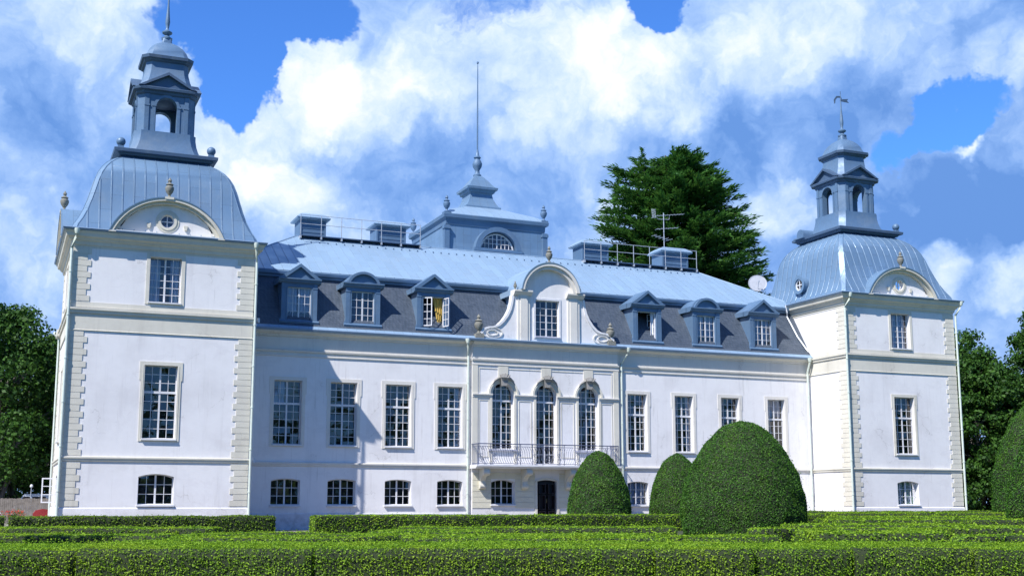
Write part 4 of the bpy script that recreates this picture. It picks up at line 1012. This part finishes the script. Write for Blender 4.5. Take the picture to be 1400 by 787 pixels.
#VEGETATION
M_HEDGE = mat_leaf('box_hedge_leaves', (.060, .165, .012), (.32, .53, .026), hue=(.44, .58, .035), trans=.38)
M_TWIG_SHADE = mat_bark('shaded_twigs', (.010, .018, .005), (.024, .038, .009))  # twig core darkened to paint shade between the leaves and in gaps
M_HEDGD = mat_leaf('dark_box_leaves', (.045, .115, .010), (.19, .32, .018), hue=(.27, .38, .02), trans=.3)
M_YEW = mat_leaf('yew_needles', (.018, .072, .010), (.080, .215, .016), hue=(.12, .235, .012), trans=.17)
M_LEAF = mat_leaf('maple_leaves', (.012, .048, .009), (.056, .145, .016), hue=(.09, .18, .015), trans=.27)
M_LEAF2 = mat_leaf('lime_leaves', (.025, .075, .018), (.065, .16, .03), hue=(.05, .13, .03), trans=.35)
M_FIR = mat_leaf('fir_needles', (.018, .075, .020), (.085, .225, .035), hue=(.15, .26, .03), trans=.3)
M_RED = mat_leaf('red_petals', (.65, .04, .03), (.75, .10, .06), hue=(.7, .2, .05), trans=.3)
M_BARK = mat_bark('grey_bark', (.10, .09, .075), (.20, .18, .155))
M_BARK2 = mat_bark('red_brown_bark', (.09, .055, .035), (.17, .11, .075))

def npmesh(name, Vs, Fs, mats, mi=None, parent=None, smooth_core=0):
    me = bpy.data.meshes.new(name); nv = len(Vs); nf = len(Fs)
    me.vertices.add(nv); me.vertices.foreach_set('co', np.asarray(Vs, np.float32).ravel())
    me.loops.add(nf * 4); me.loops.foreach_set('vertex_index', np.asarray(Fs, np.int32).ravel())
    me.polygons.add(nf); me.polygons.foreach_set('loop_start', np.arange(nf, dtype=np.int32) * 4)
    try: me.polygons.foreach_set('loop_total', np.full(nf, 4, dtype=np.int32))
    except Exception: pass
    for m in mats: me.materials.append(m)
    if mi is not None: me.polygons.foreach_set('material_index', np.asarray(mi, np.int32))
    me.update(calc_edges=True); me.validate()
    o = bpy.data.objects.new(name, me); COL.objects.link(o); attach(o, parent); return o
def cards(P, N, size, rng, spread=.7, aspect=.55):
    n = len(P); N = N + spread * rng.normal(size=(n, 3)); N /= np.linalg.norm(N, axis=1)[:, None] + 1e-9
    T = rng.normal(size=(n, 3)); T -= (T * N).sum(1)[:, None] * N; T /= np.linalg.norm(T, axis=1)[:, None] + 1e-9
    B = np.cross(N, T); s = size * (.65 + .7 * rng.random((n, 1)))
    fold = N * s * .18
    Vv = np.stack([P - T * s * .5, P + B * s * aspect * .5 + fold, P + T * s * .5, P - B * s * aspect * .5 + fold], 1).reshape(-1, 3)
    return Vv, np.arange(n * 4).reshape(-1, 4)
def wobble(P, rng_seed, amp, freq):
    r = np.random.default_rng(rng_seed); out = np.zeros(len(P))
    for k in range(7):
        d = r.normal(size=3) * freq * (1 + k * .45); out += np.sin(P @ d + r.random() * 6.28) / (1 + k * .5)
    return out * amp / 2.2
def surf_sample(Vs, Fs, dens, rng):
    a, b, c, d = (Vs[Fs[:, i]] for i in range(4)); cr = np.cross(c - a, d - b); A = np.linalg.norm(cr, axis=1) / 2; N = cr / (2 * A[:, None] + 1e-9)
    n = int(A.sum() * dens); idx = rng.choice(len(Fs), n, p=A / A.sum()); u, v = rng.random((2, n, 1))
    P = (a[idx] * (1 - u) + b[idx] * u) * (1 - v) + (d[idx] * (1 - u) + c[idx] * u) * v
    return P, N[idx]
def merge(parts):
    Vs, Fs, mi, o = [], [], [], 0
    for Vv, Ff, m in parts: Vs.append(Vv); Fs.append(Ff + o); mi.append(np.full(len(Ff), m)); o += len(Vv)
    return np.concatenate(Vs), np.concatenate(Fs), np.concatenate(mi)

def hedge(path, width, h, label, res=.3, dens=560, leaf=.07, seed=0, mat=None, amp=.035, group=None, closed=False, name='box_hedge'):
    rng = np.random.default_rng(seed); path = [np.array(p, float) for p in path]
    pts = []
    for a, b in zip(path, path[1:]):
        n = max(1, int(np.linalg.norm(b - a) / res)); pts += [a + (b - a) * i / n for i in range(n)]
    pts.append(path[-1]); pts = np.array(pts); n = len(pts)
    tan = np.gradient(pts, axis=0)
    if closed: tan[0] = tan[-1] = pts[1] - pts[-2]
    tan /= np.linalg.norm(tan, axis=1)[:, None]; nor = np.stack([-tan[:, 1], tan[:, 0]], 1)
    hw = width / 2; r = min(.07, hw * .3)
    kz = max(2, int(h / res)); kx = max(2, int(width / res))
    cs = [(-hw - .01, z) for z in np.linspace(0, h - r, kz + 1)] + [(x, h) for x in np.linspace(-hw + r, hw - r, kx + 1)] + [(hw + .01, z) for z in np.linspace(h - r, 0, kz + 1)]
    m = len(cs); G = np.zeros((n, m, 3))
    for j, (x, z) in enumerate(cs): G[:, j, :2] = pts + nor * x; G[:, j, 2] = z
    Vg = G.reshape(-1, 3); cen = np.repeat(np.c_[pts, np.full(n, h * .5)], m, 0); out = Vg - cen; out /= np.linalg.norm(out, axis=1)[:, None]
    disp = wobble(Vg, seed, amp * 1.2, 1.3) + wobble(Vg, seed + 5, amp * .6, 5)
    Vg = Vg + out * disp[:, None]; Vg[:, 2] = np.maximum(Vg[:, 2], .0)
    F = np.array([(i * m + j, (i + 1) * m + j, (i + 1) * m + j + 1, i * m + j + 1) for i in range(n - 1) for j in range(m - 1)])
    if not closed:      # end caps as strips of quads
        caps = []
        for base, fl in ((0, 1), ((n - 1) * m, 0)):
            for j in range(m // 2):
                a, b, c, d = base + j, base + j + 1, base + m - 2 - j, base + m - 1 - j
                if b < c: caps.append((a, b, c, d) if fl else (d, c, b, a))
        F = np.concatenate([F, np.array(caps)])
    P, N = surf_sample(Vg, F, dens, rng); N = -N if (N[:, 2][P[:, 2] > h - .08].mean() < 0) else N
    keep = P[:, 2] > .02; P, N = P[keep], N[keep]
    thin = wobble(P, seed + 31, 1.0, 2.3); keep = (thin < .95) | (rng.random(len(P)) < .45); P, N = P[keep], N[keep]
    P = P + N * (rng.uniform(-.03, .03, (len(P), 1)) + (rng.random((len(P), 1)) < .025) * rng.uniform(.02, .09, (len(P), 1)))
    N = N * .55 + np.array([0, 0, .55])
    Lv, Lf = cards(P, N, leaf, rng, .6)
    Vs, Fs, mi = merge([(Vg, F, 1), (Lv, Lf, 0)])
    o = npmesh(name, Vs, Fs, [mat or M_HEDGE, M_TWIG_SHADE], mi); tag(o, label, 'hedge', group); return o

eR = np.array([math.cos(YAW), -math.sin(YAW)]); eF = np.array([math.sin(YAW), math.cos(YAW)]); C0 = np.array([CAM.x, CAM.y])
def G2(a, d): return C0 + eR * a + eF * d      # garden frame: a across, d away from the viewpoint terrace
ORD = ['leftmost', 'second', 'third', 'fourth', 'fifth', 'rightmost']
# near hedge that closes the garden
brk = [-9.2, -5.7, -2.6, 1.86, 3.17, 4.46, 6.02, 9.6]
lab = ['near hedge block running out of the left edge of the photo', 'near hedge block in the left foreground, under the nearer tower', 'long near hedge block in the foreground, below the balcony', 'short near hedge block in front of the largest domed yew', 'near hedge block with a paler end, right of the largest domed yew', 'near hedge block in the right foreground, below the farther tower', 'near hedge block at the right edge of the foreground']
for i, (a, b) in enumerate(zip(brk, brk[1:])):
    j = (-.05, .0, .04, .0, .05, -.02, .03)[i]
    hedge([G2(a + .02, 17.3 + j), G2(b - .02, 17.3 + j)], 2.5, .91 + .01 * (i % 3) + (.012 if i % 2 else 0), lab[i], res=.12, dens=4300, leaf=.029, seed=20 + i, amp=.03, group='hedge blocks of the near row')
# far row in front of the castle wall
for i, (a, b, l) in enumerate(((-22, -2.75, 'far hedge left of the nearer tower, ending beside a narrow gap'), (-2.45, 10.2, 'long dark hedge at the foot of the nearer tower'), (12.3, 24.9, 'far hedge in front of the left wing, right of the gravel gap'), (25.0, 35.2, 'far hedge in front of the central bay and door'), (36.2, 66, 'far hedge in front of the right wing and farther tower'))):
    hedge([(a, -6.4), (b, -6.4)], 1.3, .92, l, res=.3, dens=330, leaf=.10, seed=40 + i, mat=M_HEDGD if i < 2 else M_HEDGE, group='hedges along the castle front')
hedge([(44, -2.6), (66, -2.6)], 1.0, 1.05, 'low grey green hedge right under the farther tower', res=.3, dens=300, leaf=.10, seed=47, mat=M_HEDGD)
# low parterre rows on the left with the scroll
sd = 60
for i, (d, lb) in enumerate(((41.0, 'low parterre row, farthest of three on the left'), (35.8, 'low parterre row, middle of three on the left'), (30.6, 'low parterre row, nearest of three on the left'))):
    hedge([G2(-26, d), G2(-9.9, d)], 1.7, (.74, .62, .50)[i], lb, res=.3, dens=480, leaf=.075, seed=sd + i, group='low parterre rows on the left')
for i, (d, lb) in enumerate(((42.0, 'low parterre row behind the scroll, farthest of three in the middle'), (36.6, 'low parterre row in the middle, starting right of the scroll'), (31.0, 'low parterre row in the middle, nearest of three'))):
    hedge([G2(-5.0 if i != 0 else -3.8, d), G2(5.5 - i, d)], 1.9, (.74, .62, .50)[i], lb, res=.3, dens=480, leaf=.075, seed=sd + 5 + i, group='low parterre rows in the middle')
def ring(a0, d0, r, t0, t1, n=26): return [G2(a0 + r * math.cos(R_(t0 + (t1 - t0) * k / n)), d0 + r * math.sin(R_(t0 + (t1 - t0) * k / n))) for k in range(n + 1)]
hedge(ring(-6.6, 35.8, 2.9, -160, 190), .85, .62, 'outer curl of the clipped hedge scroll on the left', res=.25, dens=560, leaf=.07, seed=80, group='curls of the hedge scroll')
hedge(ring(-6.6, 35.6, 1.15, 20, 330), .7, .60, 'inner curl of the clipped hedge scroll on the left', res=.2, dens=560, leaf=.07, seed=81, group='curls of the hedge scroll')
hedge([G2(-9.6, 31.0), G2(-8.9, 33.4), G2(-9.4, 36.5), G2(-9.2, 41)], 1.3, .55, 'low hedge linking the left rows with the scroll', res=.25, dens=560, leaf=.07, seed=82)
# tall rows of the right half
RR2 = [(-1.2, 5.4, 24.2, 2.3, 'hedge row in front of the largest domed yew'), (3.6, 5.9, 27.9, 2.0, 'short hedge block at the left foot of the largest domed yew'),
       (-2.5, 3.0, 28.6, 1.6, 'hedge row behind the near hedge, below the balcony'),
       (7.4, 10.6, 31.0, 3.0, 'square hedge block just right of the largest domed yew'), (8.3, 16.5, 24.2, 2.2, 'hedge row behind the near hedge on the right'),
       (12.4, 18.5, 35.2, 2.6, 'hedge row left of the two tall yews at the right edge'), (9.2, 15.2, 41.0, 2.2, 'hedge row beyond the square hedge block'),
       (12.0, 24, 47.5, 2.6, 'hedge row in the middle distance on the right'), (14.5, 30, 55.5, 2.8, 'hedge row farther back on the right'), (17, 34, 65, 3.0, 'hedge row far back on the right, before the farther tower')]
for i, (a, b, d, wd, l) in enumerate(RR2):
    hedge([G2(a, d), G2(b, d)], wd * .85, .70 + .0078 * (d - 22) + .04 * (i % 2), l, res=.28, dens=850 if d < 30 else 430, leaf=.06 if d < 30 else .085, seed=100 + i, group='hedge rows of the right half')

for i, (a, d, r, t0, t1, l) in enumerate(((1.6, 31.6, 2.6, 8, 172, 'curved low hedge bulging between the middle parterre rows'), (-2.6, 38.9, 1.6, -160, 160, 'small curled low hedge in the middle of the parterre'), (9.6, 35.4, 2.3, -70, 200, 'curved hedge beyond the square hedge block on the right'), (15.4, 39.6, 2.4, -180, 20, 'curved hedge in front of the middle distance rows on the right'), (12.4, 28.0, 1.8, 10, 190, 'small curved hedge behind the near hedge on the right'))):
    hedge(ring(a, d, r, t0, t1), .85, (.64, .68, .80, .86, .78)[i], l, res=.25, dens=560, leaf=.07, seed=150 + i, group='curved hedges of the parterre')

# ------------------------------------------------------------------ domed yews
def yew(x, y, r, h, label, seed, dens=420, leaf=.075, ell=1.0):
    rng = np.random.default_rng(seed); n = 64; m = 34
    prof = []
    for j in range(m + 1):
        t = j / m; z = h * t
        rr = r * (1 - (max(0, t - .12) / .88) ** 2.05) ** .60 * (.94 + .06 * min(1, t / .2)); prof.append((max(rr, .02), z))
    G = np.zeros((n, m + 1, 3))
    for i in range(n):
        a = 2 * math.pi * i / n
        for j, (rr, z) in enumerate(prof): G[i, j] = (x + rr * math.cos(a), y + rr * ell * math.sin(a), z)
    Vg = G.reshape(-1, 3); out = Vg - np.array([x, y, h * .35]); out /= np.linalg.norm(out, axis=1)[:, None]
    Vg = Vg + out * (wobble(Vg, seed, .035, .9) + wobble(Vg, seed + 3, .05, 2.6) + wobble(Vg, seed + 9, .025, 7))[:, None]; Vg[:, 2] = np.maximum(Vg[:, 2], 0)
    k = m + 1; F = np.array([(i * k + j, ((i + 1) % n) * k + j, ((i + 1) % n) * k + j + 1, i * k + j + 1) for i in range(n) for j in range(m)])
    P, N = surf_sample(Vg, F, dens, rng); P = P + N * (rng.uniform(-.04, .05, (len(P), 1)) + (rng.random((len(P), 1)) < .02) * rng.uniform(.03, .13, (len(P), 1)))
    Lv, Lf = cards(P, N, leaf, rng, .8, .5); Vs, Fs, mi = merge([(Vg, F, 1), (Lv, Lf, 0)])
    o = npmesh('clipped_yew', Vs, Fs, [M_YEW, M_TWIG_SHADE], mi); tag(o, label, 'topiary', 'yews clipped into domes'); return o
yew(28.75, -22, 2.86, 5.38, 'largest domed yew, in front of the right wing of the castle', 201, 950, .075)
yew(30.85, -3.2, 1.92, 4.75, 'domed yew in front of the door, under the balcony', 202, 600, .095)
yew(36.9, -2.4, 1.85, 4.72, 'domed yew half hidden behind the left flank of the largest one', 203, 600, .095)
yew(49.9, -19.6, 2.75, 7.25, 'tall yew at the right edge of the photo, the farther of the two', 204, 600, .09)
yew(36.3, -33.3, 2.05, 5.1, 'tall yew cut by the right edge of the photo, nearer of the two', 205, 700, .085)
p = G2(-25.0, 34.0); yew(p[0], p[1], 2.9, 6.8, 'domed yew beyond the left edge of the photo', 207, 160, .17)

# ------------------------------------------------------------------ trees
def crownmesh(name, clumps, per, leaf, rng, mat, parent, flat=.75):
    Ps, Ns = [], []
    for (c, r) in clumps:
        n = int(per * r * r); v = rng.normal(size=(n, 3)); v /= np.linalg.norm(v, axis=1)[:, None]
        rad = r * rng.random((n, 1)) ** .4; p = np.array(c) + v * rad * np.array([1, 1, flat]); Ps.append(p); Ns.append(v * .6 + np.array([0, 0, .5]))
    P = np.concatenate(Ps); N = np.concatenate(Ns); Lv, Lf = cards(P, N, leaf, rng, .7, .7)
    return npmesh(name, Lv, Lf, [mat], None, parent)
def broad_tree(x, y, h, r, label, seed, mat=None, per=55, leaf=.34, base=.12, clumps=85, group=None, trunkr=.32, fork=False):
    rng = np.random.default_rng(seed); t = empty('broadleaf_tree', (x, y, 0), label, 'tree', group)
    b = MB(); tr = [(x, y, -.2), (x + .15, y, h * .25), (x - .2, y + .1, h * .5), (x, y, h * .8)]; b.tube(tr, [trunkr, trunkr * .8, trunkr * .55, .06], 9)
    cl = []
    for i in range(clumps):
        u = rng.random(); zz = base + (1 - base) * u; env = math.sin(math.pi * min(1, (zz - base + .25) / (1.03 - base + .25)) ** .9) ** .6
        a = rng.random() * 2 * math.pi; rr = r * env * (.35 + .68 * rng.random() ** .6)
        c = (x + rr * math.cos(a), y + rr * math.sin(a), h * zz * .96); cl.append((c, r * (.14 + .12 * rng.random())))
        if i % 4 == 0:
            z0 = max(.2 * h, c[2] - .35 * rr - 1); b.tube([(x, y, z0), (x + (c[0] - x) * .5, y + (c[1] - y) * .5, z0 + (c[2] - z0) * .45), c], [trunkr * .4, .09, .03], 5)
    if fork: b.tube([(x, y, 0.5), (x + 1.0, y, h * .22), (x + 2.0, y + .4, h * .5), (x + 2.4, y, h * .7)], [trunkr * .8, trunkr * .6, trunkr * .4, .06], 8)
    b.build('trunk', M_BARK, t, smooth=True)
    crownmesh('crown', cl, per, leaf, rng, mat or M_LEAF, t); return t
TG = 'trees beyond the left end of the castle'
broad_tree(-3.2, 45, 19.0, 7.5, 'broad dark tree left of the nearer tower, with its pale trunk showing', 301, per=75, fork=True, group=TG, base=.22, clumps=210)
broad_tree(4.2, 52, 19.2, 7, 'dark tree partly hidden behind the left edge of the nearer tower', 302, per=50, group=TG, base=.1, clumps=150)
broad_tree(-12.5, 50, 18.4, 7.5, 'dark tree at the left edge of the photo', 303, per=50, group=TG, base=.08, clumps=170)
broad_tree(-2, 60, 17.5, 8, 'bushy tree farther back on the left, filling the space behind the pale trunk', 304, mat=M_LEAF2, per=50, group=TG, base=.02, clumps=230)
TG = 'trees beyond the right end of the castle'
broad_tree(85.5, 22, 17.0, 5.4, 'dark leafy tree beside the farther tower', 311, per=110, leaf=.34, group=TG, base=.0, clumps=330)
broad_tree(94.8, 21, 22.0, 6.0, 'tallest dark tree at the right edge, with a ragged top', 312, per=105, leaf=.34, group=TG, base=.0, clumps=380)
broad_tree(88.5, 13, 12.5, 4.8, 'lower dark tree in front of the two tall ones on the right', 313, mat=M_LEAF2, per=110, leaf=.3, group=TG, base=.0, clumps=300)
broad_tree(103.5, 26, 21, 6.5, 'dark tree beyond the right edge of the photo', 314, per=40, group=TG, base=.02)
broad_tree(91.5, 30, 20.5, 5.2, 'dark tree filling the gap behind the two tall ones on the right', 316, per=60, leaf=.34, group=TG, base=.02, clumps=220)
broad_tree(80.5, 27, 14.5, 4.8, 'small dark tree half hidden by the farther tower', 315, mat=M_LEAF2, per=90, group=TG, base=.0, clumps=240)

p = G2(-19.0, 25.5); broad_tree(p[0], p[1], 13.0, 3.3, 'tree beyond the left edge of the photo, shading the left parterre', 330, mat=M_LEAF2, per=60, leaf=.3, base=.28, clumps=150)

def fir(x, y, h, label, seed):
    rng = np.random.default_rng(seed); t = empty('fir_tree', (x, y, 0), label, 'tree')
    b = MB(); b.tube([(x, y, -.2), (x, y, h * .4), (x - .3, y, h * .7), (x - 1.6, y, h - 1)], [.8, .6, .35, .07], 10)
    b.tube([(x, y, h * .55), (x + 1.5, y, h * .72), (x + 2.1, y, h - .4)], [.4, .25, .05], 8)
    b.tube([(x, y, h * .5), (x - 3.5, y, h * .68), (x - 4.4, y, h - 2.5)], [.35, .2, .05], 8)
    Ps, Ns, Ss = [], [], []
    tops = [(x - 4.6, y, h - .6, .9), (x - .6, y, h + .1, .8), (x - 7.6, y, h - 3.8, .7), (x + 5.6, y, h - 3.6, .7), (x + 2.2, y, h - 1.6, .7)]
    def env(z, a):
        right = np.interp(z, [17, 27, 31, 35, 38, 40, 42.2], [11.0, 11.0, 10.4, 7.8, 5.8, 3.6, 1.6])
        left = np.interp(z, [17, 30, 33, 36, 38.5, 40.5, 42.2], [10.5, 10.4, 10.6, 9.4, 7.6, 5.6, 2.6])
        w_ = (math.cos(a) + 1) / 2; return float(right * w_ + left * (1 - w_))
    nb = 540
    for i in range(nb):
        z = h * (.40 + .585 * rng.random() ** .92); a = rng.random() * 2 * math.pi
        L = env(z, a) * (.72 + .28 * rng.random())
        if rng.random() < .07: L *= 1.13
        x0 = x + (-1.0 if rng.random() < .5 else .8) * max(0, (z / h - .6)) * 2.5
        d = np.array([math.cos(a), math.sin(a) * .85, 0.0]); n = max(5, int(L / .42)); droop = rng.uniform(-.02, .10); lift = rng.uniform(.05, .22)
        p0 = np.array([x0, y, z - L * .10]); pts = []
        for k in range(n + 1):
            s_ = k / n; p = p0 + d * L * s_ + np.array([0, 0, -droop * L * s_ * 1.4 + lift * L * s_ ** 2.6]); pts.append(p)
        if i % 2 == 0: b.tube([tuple(pts[0]), tuple(pts[n // 2]), tuple(pts[-1])], [.11, .06, .015], 4)
        for k in range(int(n * .28), n + 1):
            s_ = k / n; c = pts[k]; q_ = int(30 * (1.15 - .5 * s_)); wd_ = .55 * (1.1 - .7 * s_) * min(1.5, .5 + L * .1)
            off_ = rng.normal(size=(q_, 3)) * np.array([wd_, wd_, .13]); off_[:, 2] -= np.abs(off_[:, 0] + off_[:, 1]) * .12
            tv = d * .9 + np.array([0, 0, .25]) + off_ * .9 + rng.normal(size=(q_, 3)) * .25
            Ps.append(c + off_); Ns.append(tv)
    for tx, ty, tz, rr in tops:
        for k in range(14):
            zz = tz - k * .36; rad = .05 + k * .13; q_ = 12 + k * 2; a_ = rng.random(q_) * 6.283; rr_ = rad * rng.random(q_) ** .5
            off_ = np.stack([np.cos(a_) * rr_, np.sin(a_) * rr_, rng.normal(size=q_) * .1 - rr_ * .2], 1); tv = np.stack([np.cos(a_), np.sin(a_), np.full(q_, .55)], 1)
            Ps.append(np.array([tx, ty, zz]) + off_); Ns.append(tv)
    P = np.concatenate(Ps); T = np.concatenate(Ns); T /= np.linalg.norm(T, axis=1)[:, None]
    U = np.array([0, 0, 1.0]) + rng.normal(size=T.shape) * .45; B = np.cross(T, U); B /= np.linalg.norm(B, axis=1)[:, None]
    sz = .62 * (.6 + .8 * rng.random((len(P), 1))); Lv = np.stack([P - T * sz * .5, P + B * sz * .13, P + T * sz * .5, P - B * sz * .13], 1).reshape(-1, 3); Lf = np.arange(len(P) * 4).reshape(-1, 4)
    b.build('trunk', M_BARK2, t, smooth=True); npmesh('crown', Lv, Lf, [M_FIR], None, t); return t
fir(65.8, 45, 41.5, 'huge dark fir rising behind the roof, right of the centre', 320)

# far woods beyond the castle and an added belt behind the viewer: one mass
rng = np.random.default_rng(9); cl = []
for k in range(420):
    xx = rng.uniform(-170, 260); yy = 105 + rng.uniform(0, 25) ; zz = rng.uniform(1, 12.5); cl.append(((xx, yy, zz), rng.uniform(2.4, 4.2)))
for k in range(900):  # unseen belt, added to block low bright sky and darken window reflections
    an = rng.uniform(R_(-190), R_(10)); dd = rng.uniform(62, 85); cl.append(((20 + dd * 1.7 * math.cos(an), -62 + dd * math.sin(an), rng.uniform(1, 13.5)), rng.uniform(3.0, 4.4)))
o = crownmesh('far_woods_and_sky_screen', cl, 6, 1.3, rng, M_LEAF2, None); tag(o, 'distant woodland beyond the castle, plus an unseen belt added behind the viewer to block low sky', 'woods', kind='stuff')

# ------------------------------------------------------------------ yard at the left
M_WOOD = mat_ground('weathered_fence_wood', (.16, .14, .12), (.26, .23, .20), 3, None, .9)
M_REDP = mat_plain('red_machine_paint', (.33, .03, .03), .45, var=.2)
M_BLK = mat_plain('black_rubber', (.02, .02, .02), .7)
M_VAN = mat_plain('pale_blue_paint', (.55, .62, .72), .3, .2, var=.05)
fe = empty('wooden_fence', (-12, 35, 0), 'weathered grey board fence at the far left, under the trees', 'fence')
b = MB(); rr = random.Random(3); x = -34.0
while x < 9: wv = .15; b.box(x, x + wv - .012, 34.98 + rr.uniform(0, .015), 35.01, .05, 2.02 + rr.uniform(-.03, .03)); x += wv
b.build('boards', M_WOOD, fe)
for k in range(18): p_ = MB(); p_.box(-34 + k * 2.5, -33.88 + k * 2.5, 35.02, 35.14, 0, 2.05); p_.build('post', M_WOOD, fe)
b = MB(); b.box(-34, 9, 35.012, 35.05, .5, .6); b.box(-34, 9, 35.012, 35.05, 1.5, 1.6); b.build('rail', M_WOOD, fe)

mo = empty('ride_on_mower', (-.75, 14.5, 0), 'red ride-on lawn mower parked beside the left wall of the nearer tower', 'lawn mower')
def cyl_y(mb, x, y0, y1, z, r, n=20, r2=None):
    mb.loft([[(x + rr_ * math.cos(2 * math.pi * i / n), yy, z + rr_ * math.sin(2 * math.pi * i / n)) for i in range(n)] for rr_, yy in ((r * .7, y0), (r, y0 + .03), (r, y1 - .03), (r * .7, y1))])
ox_, oy_ = -.25, 14.0
b = MB(); b.prism([(ox_ - .62, .55), (ox_ - .66, .95), (ox_ - .5, 1.16), (ox_ - .1, 1.26), (ox_ + .28, 1.22), (ox_ + .40, .95), (ox_ + .42, .55)], oy_, oy_ + .75); b.build('hood', M_REDP, mo)
b = MB(); b.prism([(ox_ + .45, .5), (ox_ + .45, .72), (ox_ + .9, .75), (ox_ + 1.0, 1.0), (ox_ + 1.4, 1.0), (ox_ + 1.45, .5)], oy_ - .1, oy_ + .9); b.build('rear_body', M_REDP, mo)
b = MB(); b.prism([(ox_ + .85, 1.0), (ox_ + .85, 1.1), (ox_ + 1.2, 1.12), (ox_ + 1.32, 1.5), (ox_ + 1.42, 1.48), (ox_ + 1.35, 1.0)], oy_ + .1, oy_ + .65); b.build('seat', M_BLK, mo)
b = MB(); b.tube([(ox_ + .3, oy_ + .37, 1.3), (ox_ + .62, oy_ + .37, 1.52)], .03); b.tube([(ox_ + .6 + .03 * math.cos(a), oy_ + .37 + .19 * math.sin(a), 1.52 + .19 * math.cos(a) * .5) for a in [2 * math.pi * k / 14 for k in range(15)]], .02); b.build('steering_wheel', M_BLK, mo)
b = MB(); b.box(ox_ - .2, ox_ + .9, oy_ - .25, oy_ + 1.0, .15, .5); b.build('mower_deck', M_BLK, mo)
for xw, rw in ((ox_ - .5, .3), (ox_ + 1.15, .42)):
    for y0_ in (oy_ - .22, oy_ + .78): b = MB(); cyl_y(b, xw, y0_, y0_ + .22, rw, rw); wl = b.build('wheel', M_BLK, mo); b = MB(); cyl_y(b, xw, y0_ - .012, y0_ + .232, rw, rw * .45); b.build('rim', M_WHITE, wl)

vn = empty('parked_van', (-.3, 41, 0), 'pale van standing behind the board fence, only its roof showing', 'van')
b = MB(); b.prism([(-2.0, .4), (-2.0, 1.2), (-1.6, 1.45), (-1.1, 2.3), (-.9, 2.42), (1.9, 2.42), (2.0, 2.2), (2.0, .4)], 40.2, 42.0)
bdv = b.build('body', M_VAN, vn); b = MB()
b.prism([(-1.45, 1.5), (-1.05, 2.2), (-.5, 2.2), (-.5, 1.5)], 40.185, 40.198); b.prism([(-.35, 1.5), (-.35, 2.2), (.7, 2.2), (.7, 1.5)], 40.185, 40.198); b.build('side_window', M_BLK, vn)
for xw in (-1.3, 1.3):
    for y0_ in (40.12, 41.86): b = MB(); cyl_y(b, xw, y0_, y0_ + .22, .36, .36); b.build('wheel', M_BLK, vn)
lp = empty('garden_post', (-.55, 37, 0), 'thin post with a pale round head behind the board fence', 'post')
b = MB(); b.tube([(-.62, 37, 0), (-.55, 37, 2.95)], [.05, .035]); b.build('pole', M_GALV, lp)
b = MB(); b.lathe([(0, 0), (.11, .04), (.13, .14), (.08, .24), (0, .28)], -.55, 37, 2.9, 12); b.build('round_head', M_WHITE, lp, smooth=True)
for i, (x, y, r, l) in enumerate(((-3.4, 17, .75, 'leftmost red flowering shrub before the board fence'), (-1.95, 17.5, .62, 'red flowering shrub beside the ride-on mower'), (-2.9, 15.0, .42, 'small white flowering shrub between the two red ones'))):
    rng = np.random.default_rng(400 + i); fl = empty('flowering_shrub', (x, y, 0), l, 'shrub')
    crownmesh('foliage', [((x + rng.normal() * r * .4, y + rng.normal() * r * .4, .5 + .15 * k), r * .7) for k in range(4)], 420, .1, rng, M_LEAF, fl)
    crownmesh('blossoms', [((x + rng.normal() * r * .5, y - .1 + rng.normal() * r * .3, .98), r * .55) for k in range(5)], 330, .09, rng, M_RED if i < 2 else M_CURT, fl)
